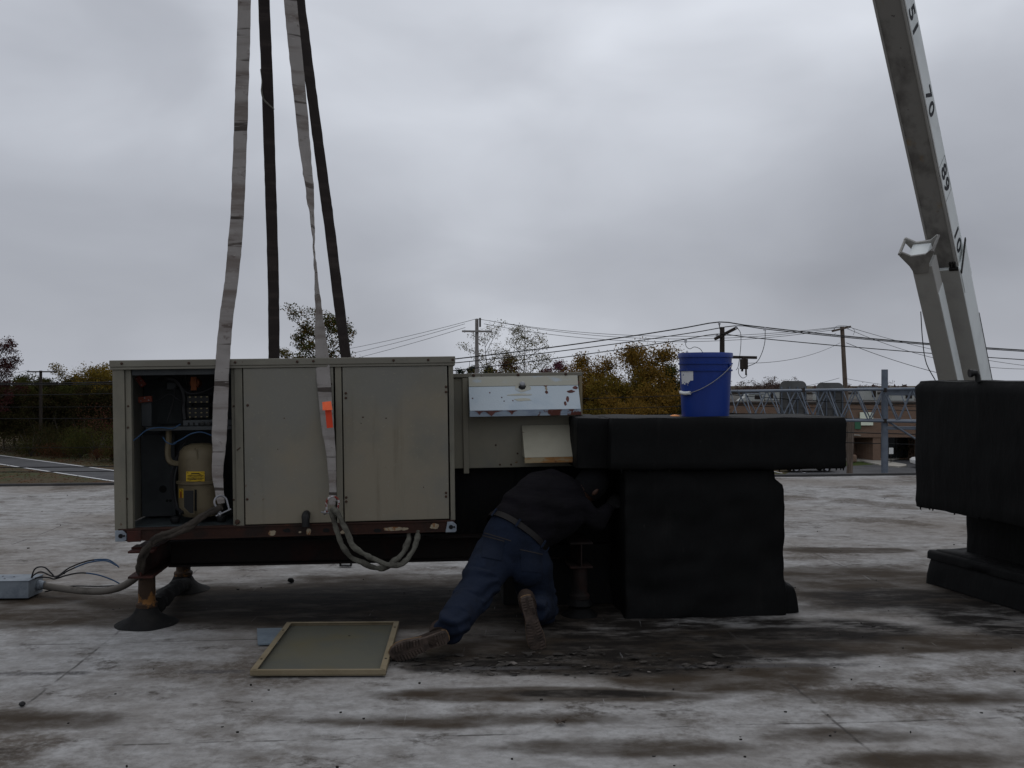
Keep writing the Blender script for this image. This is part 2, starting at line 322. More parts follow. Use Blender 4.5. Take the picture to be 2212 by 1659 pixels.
M_boomunder = mat('grimy_boom_paint', (0.30, 0.29, 0.27), 0.6, layers=[(2.2, (1, 1, 0.6), (0.17, 0.16, 0.15), 0.42, 0.65), (1.6, (1.5, 1.5, 0.3), (0.30, 0.21, 0.11), 0.62, 0.75), (9, (1, 1, 1), (0.07, 0.06, 0.055), 0.66, 0.72)])
M_boomgrey = mat('grey_white_boom_paint', (0.50, 0.49, 0.46), 0.55, layers=[(1.5, (1, 1, 1), (0.42, 0.41, 0.39), 0.45, 0.7), (12, (1, 1, 1), (0.16, 0.14, 0.12), 0.73, 0.76)])
M_grease = mat('black_grease', (0.014, 0.013, 0.012), 0.6)
M_number = mat('black_number_paint', (0.014, 0.015, 0.02), 0.7)
M_jeans = mat('blue_denim', (0.030, 0.055, 0.125), 0.95, layers=[(7, (1, 1, 1), (0.018, 0.034, 0.078), 0.45, 0.65), (160, (1, 1, 1), (0.045, 0.075, 0.15), 0.55, 0.7, 2)], bump=(26, 0.5))
M_shirt = mat('dark_plum_sweatshirt', (0.020, 0.0165, 0.024), 1.0, layers=[(6, (1, 1, 1), (0.012, 0.010, 0.014), 0.45, 0.65)], bump=(16, 0.9, (0.5, 1, 2.2)), spec=0.15)
M_skin = mat('skin', (0.30, 0.15, 0.10), 0.6)
M_cap_cloth = mat('black_knit_cap', (0.008, 0.008, 0.010), 0.95)
M_belt = mat('brown_leather_belt', (0.022, 0.015, 0.012), 0.6)
M_boot = mat('brown_work_boot', (0.050, 0.030, 0.020), 0.8, layers=[(14, (1, 1, 1), (0.028, 0.018, 0.013), 0.45, 0.65)], bump=(50, 0.3))
M_sole = mat('dusty_boot_sole', (0.085, 0.062, 0.050), 0.9, layers=[(18, (1, 1, 1), (0.045, 0.034, 0.028), 0.45, 0.65)], bump=(60, 0.4))
M_welt = mat('tan_welt', (0.24, 0.15, 0.08), 0.8)
M_panelin = mat('grey_panel_inside', (0.150, 0.145, 0.108), 0.75, layers=[(2.2, (1, 1, 1), (0.128, 0.130, 0.108), 0.4, 0.65), (1.4, (1, 1, 1), (0.165, 0.145, 0.085), 0.52, 0.72), (30, (1, 1, 1), (0.08, 0.07, 0.045), .70, .76)], bump=(90, 0.1))
M_panellip = mat('tan_panel_lip', (0.30, 0.245, 0.155), 0.6, layers=[(6, (1, 1, 1), (0.24, 0.19, 0.115), 0.45, 0.65), (22, (1, 1, 1), (0.10, 0.06, 0.03), 0.70, 0.75)])
M_bluesheet = mat('blue_grey_sheet', (0.22, 0.27, 0.31), 0.6, layers=[(8, (1, 1, 1), (0.17, 0.21, 0.25), 0.45, 0.65)])
M_conduit = mat('grey_flex_conduit', (0.145, 0.13, 0.112), 0.75, layers=[(12, (1, 1, 1), (0.085, 0.075, 0.063), 0.5, 0.7)])
M_asphalt = mat('asphalt', (0.070, 0.070, 0.073), 0.9, layers=[(0.4, (1, 1, 1), (0.052, 0.052, 0.055), 0.45, 0.65)])
M_line = mat('white_road_paint', (0.60, 0.60, 0.60), 0.8)
M_kerb = mat('concrete', (0.34, 0.32, 0.28), 0.9, layers=[(0.8, (1, 1, 1), (0.26, 0.245, 0.215), 0.45, 0.65)])
M_ground = mat('autumn_verge', (0.060, 0.047, 0.028), 1.0, layers=[(0.25, (1, 1, 1), (0.045, 0.05, 0.022), 0.45, 0.65), (0.9, (1, 1, 1), (0.085, 0.045, 0.025), 0.5, 0.68), (3.5, (1, 1, 1), (0.10, 0.075, 0.045), 0.6, 0.72)], spec=0.1)
M_grass = mat('green_lawn', (0.045, 0.065, 0.018), 1.0, layers=[(0.8, (1, 1, 1), (0.06, 0.06, 0.02), 0.5, 0.7)], spec=0.1)
M_edge = mat('dark_roof_edge_metal', (0.022, 0.021, 0.021), 0.7, layers=[(2, (1, 1, 1), (0.045, 0.04, 0.037), 0.5, 0.7)])
M_wall = mat('grey_stucco', (0.28, 0.27, 0.25), 0.9)
M_roofgrey = mat('flat_roof_gravel', (0.16, 0.155, 0.15), 0.9)
M_glass = mat('dark_window_glass', (0.012, 0.014, 0.016), 0.1, spec=0.6)
M_rtu = mat('pale_rooftop_unit', (0.36, 0.37, 0.35), 0.7, layers=[(1.2, (1, 1, 1), (0.28, 0.30, 0.27), 0.45, 0.65)])
M_carw = mat('white_car_paint', (0.62, 0.62, 0.62), 0.25)
M_carb = mat('black_car_paint', (0.010, 0.010, 0.011), 0.25)
M_tyre = mat('tyre', (0.012, 0.012, 0.012), 0.8)
M_rim = mat('alloy_rim', (0.4, 0.4, 0.42), 0.35, 0.7)
M_tower = mat('pale_blue_tank_paint', (0.26, 0.38, 0.42), 0.6)
M_cream = mat('cream_sign_face', (0.72, 0.76, 0.62), 0.6)
M_green = mat('green_sign_face', (0.05, 0.14, 0.08), 0.7)
M_bark = mat('grey_bark', (0.055, 0.045, 0.038), 0.95)

def brickmat():
    m_ = bpy.data.materials.new('brown_brick'); m_.use_nodes = True; N = m_.node_tree.nodes; L = m_.node_tree.links
    b = N['Principled BSDF']; b.inputs['Roughness'].default_value = 0.9
    tc_ = N.new('ShaderNodeTexCoord'); mp = N.new('ShaderNodeMapping'); mp.inputs['Rotation'].default_value = (R(90), 0, 0)
    br = N.new('ShaderNodeTexBrick'); br.inputs['Scale'].default_value = 2.2; br.inputs['Color1'].default_value = (0.165, 0.095, 0.062, 1)
    br.inputs['Color2'].default_value = (0.130, 0.074, 0.048, 1); br.inputs['Mortar'].default_value = (0.2, 0.16, 0.12, 1); br.inputs['Mortar Size'].default_value = 0.02
    L.new(tc_.outputs['Object'], mp.inputs[0]); L.new(mp.outputs[0], br.inputs['Vector']); L.new(br.outputs[0], b.inputs['Base Color']); return m_
M_brick = brickmat()

def roofmat():
    """white reflective coating, dirtied and worn; stains and the painted shade under the unit have shapes of their own"""
    m_ = bpy.data.materials.new('weathered_white_roof_coating'); m_.use_nodes = True; t = m_.node_tree; N = t.nodes; L = t.links
    b = N['Principled BSDF']; tc_ = N.new('ShaderNodeTexCoord')
    def nz(scale, st, loc, detail=7, ro=0.6, rot=5.0):
        mp = N.new('ShaderNodeMapping'); mp.inputs['Scale'].default_value = st; mp.inputs['Location'].default_value = loc; mp.inputs['Rotation'].default_value = (0, 0, R(-rot))
        L.new(tc_.outputs['Object'], mp.inputs[0]); n = N.new('ShaderNodeTexNoise'); n.inputs['Scale'].default_value = scale; n.inputs['Detail'].default_value = detail
        n.inputs['Roughness'].default_value = ro; L.new(mp.outputs[0], n.inputs['Vector']); return n.outputs[0]
    def mr(v, lo, hi, a=0.0, c=1.0):
        n = N.new('ShaderNodeMapRange'); n.interpolation_type = 'SMOOTHSTEP'; L.new(v, n.inputs['Value'])
        n.inputs['From Min'].default_value = lo; n.inputs['From Max'].default_value = hi; n.inputs['To Min'].default_value = a; n.inputs['To Max'].default_value = c; return n.outputs[0]
    def ma(op, a, c):
        n = N.new('ShaderNodeMath'); n.operation = op
        for i, v in enumerate((a, c)):
            if isinstance(v, (int, float)): n.inputs[i].default_value = v
            else: L.new(v, n.inputs[i])
        return n.outputs[0]
    def mixc(f, a, col):
        n = N.new('ShaderNodeMix'); n.data_type = 'RGBA'; L.new(f, n.inputs['Factor'])
        if hasattr(a, 'links'): L.new(a, n.inputs['A'])
        else: n.inputs['A'].default_value = (*a, 1)
        if hasattr(col, 'links'): L.new(col, n.inputs['B'])
        else: n.inputs['B'].default_value = (*col, 1)
        return n.outputs['Result']
    sp = N.new('ShaderNodeSeparateXYZ'); L.new(tc_.outputs['Object'], sp.inputs[0])
    warp = nz(1.6, (1, 1.4, 1), (2, 9, 0), 6, 0.6); warp2 = nz(1.3, (1, 1.4, 1), (12, 4, 0), 6, 0.6)
    def ell(cx, cy, rx, ry, amp=0.6, soft=0.5):           # a stain or painted shade: an ellipse with a ragged rim
        ex = ma('DIVIDE', ma('SUBTRACT', sp.outputs[0], cx), rx); ey = ma('DIVIDE', ma('SUBTRACT', sp.outputs[1], cy), ry)
        ex = ma('ADD', ex, ma('MULTIPLY', ma('SUBTRACT', warp, 0.5), amp * 2)); ey = ma('ADD', ey, ma('MULTIPLY', ma('SUBTRACT', warp2, 0.5), amp * 2))
        d = ma('ADD', ma('MULTIPLY', ex, ex), ma('MULTIPLY', ey, ey)); return mr(d, 1.0 - soft, 1.0 + soft * 0.4, 1.0, 0.0)
    def many(lst):
        c = None
        for q in lst:
            v = ell(*q); c = v if c is None else ma('MAXIMUM', c, v)
        return c
    fine = nz(30, (1, 1, 1), (0, 0, 0), 6, 0.75); mid = nz(7, (0.8, 1.3, 1), (4, 1, 0), 7, 0.65)
    base = mixc(mr(mid, 0.34, 0.68), (0.340, 0.336, 0.330), (0.212, 0.203, 0.193))
    base = mixc(mr(fine, 0.40, 0.72, 0, 0.55), base, (0.150, 0.145, 0.142))
    # soiling: broad grey brown veils, then smaller smudges, broken up by the grain
    big = mr(nz(0.42, (0.8, 1.2, 1), (2, 7, 0), 4, 0.5), 0.42, 0.66)
    base = mixc(ma('MULTIPLY', big, 0.58), base, (0.135, 0.110, 0.086))
    s1 = ma('MULTIPLY', mr(nz(0.95, (0.95, 1.15, 1), (1, 3, 0), 9, 0.68), 0.49, 0.63), mr(fine, 0.22, 0.60, 0.25, 1.0))
    base = mixc(ma('MULTIPLY', s1, 0.85), base, (0.070, 0.055, 0.042))
    s2 = ma('MULTIPLY', mr(nz(3.2, (0.85, 1.25, 1), (7, 1, 0), 9, 0.70), 0.55, 0.66), mr(fine, 0.28, 0.6, 0.15, 1.0))
    base = mixc(ma('MULTIPLY', s2, 0.85), base, (0.050, 0.041, 0.034))
    # brown ponding stains; the patch under the unit also paints in its shade
    pond_and_shade = many([(-2.75, 5.62, 1.5, 0.52), (-0.75, 5.8, 1.95, 0.85), (0.15, 4.06, 0.8, 0.11), (0.95, 4.34, 0.62, 0.25), (2.45, 6.2, 1.1, 0.75), (2.1, 4.88, 1.0, 0.20), (1.75, 4.05, 0.7, 0.12, 1.0, .9), (-0.2, 3.75, 0.8, 0.10, 1.2, .9), (-2.1, 3.75, 0.7, 0.14, 1.2, .9), (2.7, 7.6, 0.6, 0.16), (1.3, 4.9, 0.9, 0.30), (0.3, 4.7, 0.9, 0.42), (0.45, 3.46, 0.5, 0.09, 1.3, 1.0), (1.2, 3.62, 0.4, 0.09, 1.3, 1.0), (1.55, 3.36, 0.4, 0.10, 1.3, 1.0)])
    base = mixc(ma('MULTIPLY', pond_and_shade, mr(nz(4, (0.7, 1.4, 1), (3, 8, 0)), 0.3, 0.62, 0.62, 1.0)), base, (0.040, 0.030, 0.021))
    dark = many([(0.30, 4.52, 0.95, 0.22, 0.5, 0.6), (-0.6, 5.75, 1.75, 0.70, 0.5, 0.7), (2.55, 5.85, 0.75, 0.35, 0.5, 0.7), (1.15, 5.15, 1.15, 0.36, 0.5, 0.45), (0.55, 5.35, .55, .40, .4, .4), (2.95, 5.55, 0.62, 0.75, 0.5, 0.5), (0.35, 4.07, 0.4, 0.06, 0.4, 0.6), (0.8, 4.75, 0.9, 0.25, .6, .6)])  # near-black tar and flaking; under the unit, stain deepened with painted shade
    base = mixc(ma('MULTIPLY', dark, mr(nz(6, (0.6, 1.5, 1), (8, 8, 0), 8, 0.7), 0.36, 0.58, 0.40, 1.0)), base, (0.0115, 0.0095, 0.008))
    # dark smear along one lap
    band = ma('MULTIPLY', mr(ma('ABSOLUTE', ma('SUBTRACT', ma('ADD', sp.outputs[1], ma('MULTIPLY', sp.outputs[0], -0.035)), 4.44), 0.0), 0.012, 0.04, 1.0, 0.0), mr(nz(1.4, (1, 0.2, 1), (4, 4, 0)), 0.46, 0.58))
    base = mixc(ma('MULTIPLY', band, mr(fine, 0.3, 0.6, 0.3, 0.9)), base, (0.065, 0.062, 0.062))
    # lap seams of the membrane: thin broken dirt lines along and across the roof
    yr = ma('ADD', sp.outputs[1], ma('ADD', ma('MULTIPLY', sp.outputs[0], -0.085), ma('MULTIPLY', ma('SUBTRACT', warp, 0.5), 0.05))); xr = ma('ADD', sp.outputs[0], ma('ADD', ma('MULTIPLY', sp.outputs[1], 0.085), ma('MULTIPLY', ma('SUBTRACT', warp2, 0.5), 0.05)))
    sm_ = None
    for cc, cv in ((yr, (3.02, 3.62, 5.05, 6.42, 7.35, 8.3, 9.3, 10.3, 11.4)), (xr, (-3.55, -1.72, 1.62, 3.05))):
        for c0 in cv:
            v = mr(ma('ABSOLUTE', ma('SUBTRACT', cc, c0), 0.0), 0.003, 0.010, 1.0, 0.0); sm_ = v if sm_ is None else ma('MAXIMUM', sm_, v)
    base = mixc(ma('MULTIPLY', sm_, mr(nz(2.3, (1, 1, 1), (6, 2, 0), 5, 0.7), 0.44, 0.60, 0.0, 0.75)), base, (0.040, 0.036, 0.033))
    sc_ = mr(nz(5, (7.0, 0.35, 1), (3, 1, 0), 6, 0.65, 32), 0.66, 0.70)                   # pale scuffs
    base = mixc(ma('MULTIPLY', sc_, 0.35), base, (0.33, 0.33, 0.33))
    cr = mr(nz(9, (0.35, 2.6, 1), (1, 1, 0), 9, 0.7), 0.665, 0.70)
    base = mixc(ma('MULTIPLY', cr, 0.8), base, (0.028, 0.025, 0.024))
    L.new(base, b.inputs['Base Color']); b.inputs['Roughness'].default_value = 0.85; b.inputs['Specular IOR Level'].default_value = 0.10
    bp = N.new('ShaderNodeBump'); bp.inputs['Strength'].default_value = 0.5; bp.inputs['Distance'].default_value = 0.012
    L.new(ma('ADD', ma('MULTIPLY', nz(60, (1, 1, 1), (0, 3, 0), 6, 0.7), 0.5), nz(7, (0.6, 1.6, 1), (3, 3, 0), 6, 0.6)), bp.inputs['Height']); L.new(bp.outputs[0], b.inputs['Normal'])
    return m_
M_roof = roofmat()

# ================================================================== THE SETTING
def sheet(name, poly, z, m_, kind='structure'):
    mb = MB(); mb.add([(x, y, z) for x, y in poly], [tuple(range(len(poly)))])
    return tag(link(name, mesh_of(name, mb, m_, 0)), kind=kind)
mb = MB(); mb.add([(-2500, -600, GZ), (2500, -600, GZ), (2500, 3500, GZ), (-2500, 3500, GZ)], [(0, 1, 2, 3)])
tag(link('ground', mesh_of('ground', mb, M_ground, 0)), kind='structure')
def ed(x): return 13.18 + 0.121 * x                      # far edge of our roof
# flat roof: a gently uneven sheet with thickness
mb = MB(); nx, ny = 150, 130; x0, x1 = -20.0, 20.0
for j in range(ny + 1):
    for i in range(nx + 1):
        x = x0 + (x1 - x0) * i / nx; y = -6 + (ed(x) + 6) * j / ny
        z = -0.006 + 0.006 * noise.noise(V(x * 0.9, y * 1.3, 0)) + 0.0035 * noise.noise(V(x * 3.1, y * 4.1, 5))
        mb.v.append((x, y, min(z, 0.0)))
for j in range(ny):
    for i in range(nx):
        a = j * (nx + 1) + i; mb.f.append((a, a + 1, a + nx + 2, a + nx + 1))
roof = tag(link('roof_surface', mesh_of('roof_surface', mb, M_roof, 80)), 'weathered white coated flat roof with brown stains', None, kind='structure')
mb = MB(); mb.prism([(x0, -6, -0.06), (x1, -6, -0.06), (x1, ed(x1) - 0.02, -0.06), (x0, ed(x0) - 0.02, -0.06)], (0, 0, GZ + 0.06))
tag(link('building_walls', mesh_of('building_walls', mb, M_wall, 0)), kind='structure')
mb = MB(); d_ = V(x1 - x0, ed(x1) - ed(x0), 0).normalized(); n_ = V(-d_.y, d_.x, 0)
a = V(x0, ed(x0), 0); b = V(x1, ed(x1), 0)
mb.prism([a - n_ * 0.07 + V(0, 0, -0.05), a - n_ * 0.03 + V(0, 0, 0.022), a + n_ * 0.02 + V(0, 0, 0.026), a + n_ * 0.05 + V(0, 0, -0.14)], b - a)
part('gravel_stop', mb, M_edge, roof)
mb = MB().tube([a + n_ * 0.16 + V(0, 0, -0.02), a.lerp(b, .5) + n_ * 0.16 + V(0, 0, -0.03), b + n_ * 0.16 + V(0, 0, -0.02)], 0.018, 6)
part('edge_rail', mb, M_edge, roof)
# street level on the left: ramp with edge lines
def strip(name, a, b, wd, z, m_, parent=None, off=0.0):
    a = V(*a, 0); b = V(*b, 0); d = (b - a).normalized(); nn = V(-d.y, d.x, 0)
    mb = MB(); q = [a + nn * (off - wd / 2), b + nn * (off - wd / 2), b + nn * (off + wd / 2), a + nn * (off + wd / 2)]
    mb.add([(p.x, p.y, z) for p in q], [(0, 1, 2, 3)]); o = link(name, mesh_of(name, mb, m_, 0), parent)
    return o
ra, rb = (-86.4, 124.0), (12.0, 36.7)
ramp_o = tag(strip('ramp_road', ra, rb, 4.6, GZ + 0.012, M_asphalt), kind='structure')
strip('edge_line', ra, rb, 0.22, GZ + 0.02, M_line, ramp_o, 2.05); strip('edge_line', ra, rb, 0.22, GZ + 0.02, M_line, ramp_o, -2.05)
# right: car park, pavement, lawn
car_park = sheet('car_park', [(14, 22), (120, 22), (120, 92), (30, 92), (14, 60)], GZ + 0.010, M_asphalt)
def gp(dx, dy): p = G(dx, dy, GZ); return (p.x, p.y)
strip('parking_line', gp(1685, 1012), gp(1740, 1022), 0.16, GZ + 0.018, M_line, car_park)
strip('parking_line', gp(1640, 1013), gp(1690, 1023), 0.16, GZ + 0.018, M_line, car_park)
lawn = sheet('lawn', [gp(1700, 1006), gp(1828, 1008), gp(1903, 1003), gp(1880, 999), gp(1828, 996), gp(1700, 996)], GZ + 0.016, M_grass)
mb = MB(); q = [gp(1800, 991), gp(1828, 989), gp(1925, 990), gp(1945, 992), gp(1930, 995), gp(1890, 994.5), gp(1945, 1004), gp(1958, 1006), gp(1958, 1009), gp(1940, 1011), gp(1905, 1008), gp(1860, 998), gp(1800, 995)]
mb.prism([(x, y, GZ - 0.2) for x, y in q], (0, 0, 0.33)); tag(link('pavement', mesh_of('pavement', mb, M_kerb, 0)), kind='structure')
sheet('planting_bed', [gp(1905, 992), gp(1980, 991), gp(2040, 990), gp(2040, 984), gp(1905, 984)], GZ + 0.022, M_grass)

# ================================================================== ROOFTOP UNIT
u0 = P(248, 1170, 5.16); UY, UT = R(5.0), R(-0.85)
unit = thing('rooftop_air_conditioner', 'beige rooftop air conditioner, left bay open on its compressor, hoisted in webbing slings', 'air conditioner', u0, (0, UT, UY))
UM = WM[unit.name]; UMi = UM.inverted()
def U(dx, dy, off=0.0):                                  # where a reading falls on the unit's front plane (or a plane set back by off)
    o = UMi @ V(0, 0, EYE); d = UMi.to_3x3() @ V((dx - 1106) * K, 1, -(dy - 830) * K)
    return o + d * ((off - o.y) / d.y)
W, H, D = 1.885, 0.99, 1.05
zr = U(600, 1133).z                                       # top of base rail
zt = U(600, 794).z                                        # underside of the top cap
xo0, xo1 = U(283, 950).x, U(500, 950).x                   # open bay
def ub(name, a, b, m_, parent=unit, bev=0.003): return part(name, MB().bb(a, b), m_, parent, bevel=bev)
# hollow casing
ub('base_pan', (0.01, 0.02, 0.055), (W - 0.01, D, zr - 0.004), M_innerfloor, bev=0)
ub('rear_panel', (0.0, D - 0.02, zr), (W, D, zt), M_panel)
ub('side_panel', (0.0, 0.055, zr), (0.02, D - 0.022, zt), M_panel)
ub('side_panel', (W - 0.02, 0.055, zr), (W, D - 0.022, zt), M_panel)
top = part('top_cover', MB().bb((-0.012, -0.014, zt + 0.012), (W + 0.012, D + 0.014, zt + 0.05)), M_cap, unit, bevel=0.004)
ub('cover_lip', (-0.010, -0.010, zt - 0.002), (W + 0.010, D + 0.01, zt + 0.0115), M_cap, top, 0.002)
# screws
scr = MB().lathe([(0.0075, 0), (0.0075, 0.003), (0.0045, 0.006)], n=8, M=Matrix.Rotation(R(90), 3, 'X'))
scr_me = mesh_of('screw', scr, M_screw, 30)
def screw(dx, dy, parent, off=0.0, proud=0.0, s=1.0):
    p = U(dx, dy, off); o = link('screw', scr_me, parent); o.location = (p.x, off - proud, p.z); o.scale = (s, s, s); return o
for dx, dy in ((263, 789.5), (408, 787), (508, 787), (642, 783), (677, 783), (850, 781), (925, 780.5), (978, 779.5)): 
    p = U(dx, dy, -0.014); o = link('screw', scr_me, top); o.location = (p.x, -0.0145, zt + 0.03 + (0.001 * (dx % 3))); 
# corner posts and jambs
xL1, xL2 = U(270, 950).x, xo0
pl = part('corner_post', MB().bb((0, 0, zr - 0.01), (xL1, 0.05, zt)), M_post, unit, bevel=0.003)
jl = part('jamb', MB().bb((xL1 + 0.002, 0.012, zr - 0.01), (xL2, 0.05, zt)), M_post, unit, bevel=0.002)
for dx, dy in ((277, 878), (276.5, 924), (275, 1078)): screw(dx, dy, jl, 0.012, 0.0, 0.8)
ub('header', (xL2 + 0.002, 0.02, zt - 0.035), (xo1 - 0.002, 0.05, zt - 0.001), M_inner)
xm0, xm1 = U(508, 950).x, U(525, 950).x
jr = part('jamb', MB().bb((xo1, 0.014, zr - 0.01), (xm0 - 0.002, 0.055, zt)), M_post, unit, bevel=0.002)
pr = part('corner_post', MB().bb((xm0, 0, zr - 0.006), (xm1, 0.05, zt)), M_post, unit, bevel=0.003)
for dx, dy in ((505, 878), (505, 1080)): screw(dx, dy, jr, 0.014, 0.0, 0.8)
screw(513, 1128, pr, 0, 0, 2.0)
rs = MB().prism([U(511, 972) + V(0, -0.0012, 0), U(519, 966) + V(0, -0.0012, 0), U(520, 968.5) + V(0, -0.0012, 0), U(512, 975) + V(0, -0.0012, 0)], (0, 0.001, 0)); part('rust_scratch', rs, M_screw, pr, smooth=0)
# access panels
xa0, xa1 = U(527.5, 950).x, U(722, 950).x
xb0, xb1 = U(725.5, 950).x, U(739.5, 950).x
xc0, xc1 = U(742, 950).x, U(968, 950).x
xd0 = U(971, 950).x
pa = part('access_panel', MB().bb((xa0, -0.004, zr + 0.002), (xa1, 0.02, zt - 0.003)), M_panel, unit, bevel=0.004)
for dx, dy in ((535, 876), (717, 875), (534, 1079)): screw(dx, dy, pa, -0.004)
screw(716, 830, pa, -0.004, 0, 0.7)
pb = part('mullion', MB().bb((xb0, 0.0, zr - 0.002), (xb1, 0.05, zt)), M_post, unit, bevel=0.003)
pc = part('access_panel', MB().bb((xc0, -0.004, zr + 0.004), (xc1, 0.02, zt - 0.003)), M_panel, unit, bevel=0.004)
for dx, dy in ((747, 850), (747, 860), (963.5, 836), (963.5, 847), (748, 1075), (748, 1084), (963.5, 1065), (963.5, 1073)): screw(dx, dy, pc, -0.004)
for dx, dy, r in ((784, 902, .006), (834, 904, .005), (915, 1053, .004), (780, 915, .003)):
    p = U(dx, dy, -0.004); part('rust_spot', MB().prism([p + V(r * math.cos(a) * (1 + .3 * math.sin(3 * a)), -0.0045, r * .8 * math.sin(a)) - V(0, p.y, 0) for a in [i * .7 for i in range(9)]], (0, 0.001, 0)), M_screw, pc, smooth=0)
for dx, dy, r in ((614, 904, .004), (600, 971, .003)):
    p = U(dx, dy, -0.004); part('rust_spot', MB().prism([p + V(r * math.cos(a), -0.0045, r * math.sin(a)) - V(0, p.y, 0) for a in [i * .7 for i in range(9)]], (0, 0.001, 0)), M_screw, pa, smooth=0)
pd = part('corner_post', MB().bb((xd0, 0, zr - 0.004), (W, 0.05, zt)), M_post, unit, bevel=0.003)
# base rail with holes and chipped paint
rail = part('base_rail', MB().bb((0.02, -0.006, 0.0), (W - 0.004, 0.045, zr - 0.002)), M_rust, unit, bevel=0.004)
ub('rail_flange', (0.02, -0.010, zr - 0.012), (W - 0.004, 0.0, zr - 0.003), M_rust, rail, 0.002)
ub('rail_flange', (0.02, -0.014, 0.001), (W - 0.004, 0.0, 0.008), M_rust, rail, 0.002)
ub('rail_cover', (0.07, -0.016, -0.004), (0.145, -0.007, zr - 0.012), M_redprimer, rail)
part('base_rail', MB().bb((0.02, D - 0.05, 0.0), (W - 0.004, D, zr - 0.01)), M_rust, unit)
def blot(dx, dy, rx, ry, m_, par, off=-0.006, sd=0, name='bare_patch'):
    p = U(dx, dy, off); pts = []
    for i in range(14):
        a = i / 14 * 6.2832; q = 1 + 0.45 * noise.noise(V(math.cos(a) * 1.5 + sd, math.sin(a) * 1.5, sd * 2.3))
        pts.append(V(p.x + rx * q * math.cos(a), off - 0.0012, p.z + ry * q * math.sin(a)))
    part(name, MB().prism(pts, (0, 0.001, 0)), m_, par, smooth=0)
M_chip = mat('chipped_cream_primer', (0.36, 0.30, 0.21), 0.8, layers=[(40, (1, 1, 1), (0.24, 0.11, 0.04), 0.5, 0.62)])
blot(588, 1152, .018, .016, M_chip, rail, sd=1); blot(667, 1149, .012, .02, M_chip, rail, sd=2); blot(1000 - 150, 1143, .055, .012, M_chip, rail, sd=3)
blot(938, 1137, .026, .016, M_chip, rail, sd=4); blot(740, 1150, .014, .01, M_chip, rail, sd=5); blot(648, 1150, .008, .006, M_chip, rail, sd=6); blot(875, 1143, .02, .008, M_chip, rail, sd=8)
for dx in (620, 705, 815): blot(dx, 1147, .02, .012, M_hole, rail, sd=dx, name='rail_hole')
# lifting corners
for a0, a1, b0, b1 in ((248.5, 273, 1147, 1170), (962, 986.5, 1128, 1150)):
    p = U(a0, b0, -0.018); q = U(a1, b1, -0.018)
    lb = part('lifting_corner', MB().prism([(p.x, -0.02, q.z), (q.x - .008, -0.02, q.z), (q.x, -.02, q.z + .01), (q.x, -.02, p.z - .02), (q.x - .02, -.02, p.z), (p.x + (.012 if a0 > 500 else 0), -.02, p.z)], (0, 0.03, 0)), M_zinc, unit, bevel=0.002)
    c = U((a0 + a1) / 2, (b0 + b1) / 2, -0.02)
    part('bolt_hole', MB().lathe([(0.013, 0), (0.013, 0.0015)], (c.x, -0.0205, c.z), 10, Matrix.Rotation(R(90), 3, 'X')), M_hole, lb)
    part('bolt_hole', MB().lathe([(0.006, 0), (0.006, 0.0015)], (c.x + .018, -0.0205, c.z), 8, Matrix.Rotation(R(90), 3, 'X')), M_hole, lb)
# drain elbow
p = U(661, 1112, -0.03)
part('drain_elbow', MB().tube([V(p.x, 0.0, p.z), V(p.x, -.03, p.z), V(p.x, -.042, p.z - .012), V(p.x, -.045, p.z - .03), V(p.x, -.045, p.z - .065)], [.021, .022, .024, .021, .021], 12), M_black, unit)
# the open bay
xi0, xi1 = xL2 - 0.02, xo1 + 0.02
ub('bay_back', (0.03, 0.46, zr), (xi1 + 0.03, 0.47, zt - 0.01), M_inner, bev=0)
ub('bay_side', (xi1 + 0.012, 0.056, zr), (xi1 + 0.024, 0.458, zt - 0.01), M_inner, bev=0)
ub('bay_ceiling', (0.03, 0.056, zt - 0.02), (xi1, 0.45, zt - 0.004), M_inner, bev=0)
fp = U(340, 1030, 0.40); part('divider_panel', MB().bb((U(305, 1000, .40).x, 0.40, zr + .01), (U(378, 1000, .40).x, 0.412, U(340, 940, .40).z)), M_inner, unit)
for dx, dy, r in ((352, 1057, .022), (361, 1082, .008), (368, 1082, .008)):
    p = U(dx, dy, .398); part('sheet_hole', MB().lathe([(r, 0), (r, 0.002)], (p.x, .399, p.z), 14, Matrix.Rotation(R(90), 3, 'X')), M_hole, unit)
# control shelf
sz = U(400, 926, .2).z
shelf = ub('control_shelf', (U(318, 926, .16).x, 0.14, sz - .006), (xi1, 0.44, sz + .004), M_inner)
ub('shelf_lip', (U(318, 926, .16).x, 0.137, sz - .008), (xi1, 0.1395, sz + .014), M_inner, shelf)
ub('side_bracket', (U(306, 880, .2).x, 0.19, sz + .016), (U(328, 880, .2).x, 0.2, U(320, 862, .2).z), M_inner, shelf)
ub('switch_plate', (U(395, 910, .15).x, 0.150, sz + .016), (xi1 - .01, 0.158, U(420, 908, .15).z), M_inner, shelf)
for dx in (408, 419, 430): p = U(dx, 917, .15); part('switch_hole', MB().bb((p.x - .004, .147, p.z - .008), (p.x + .004, .1495, p.z + .01)), M_hole, shelf)
for dx in (438, 452): p = U(dx, 916, .15); part('relay_knob', MB().lathe([(.014, 0), (.014, .014), (.011, .016)], (p.x, .149, p.z), 12, Matrix.Rotation(R(90), 3, 'X')), M_black, shelf)
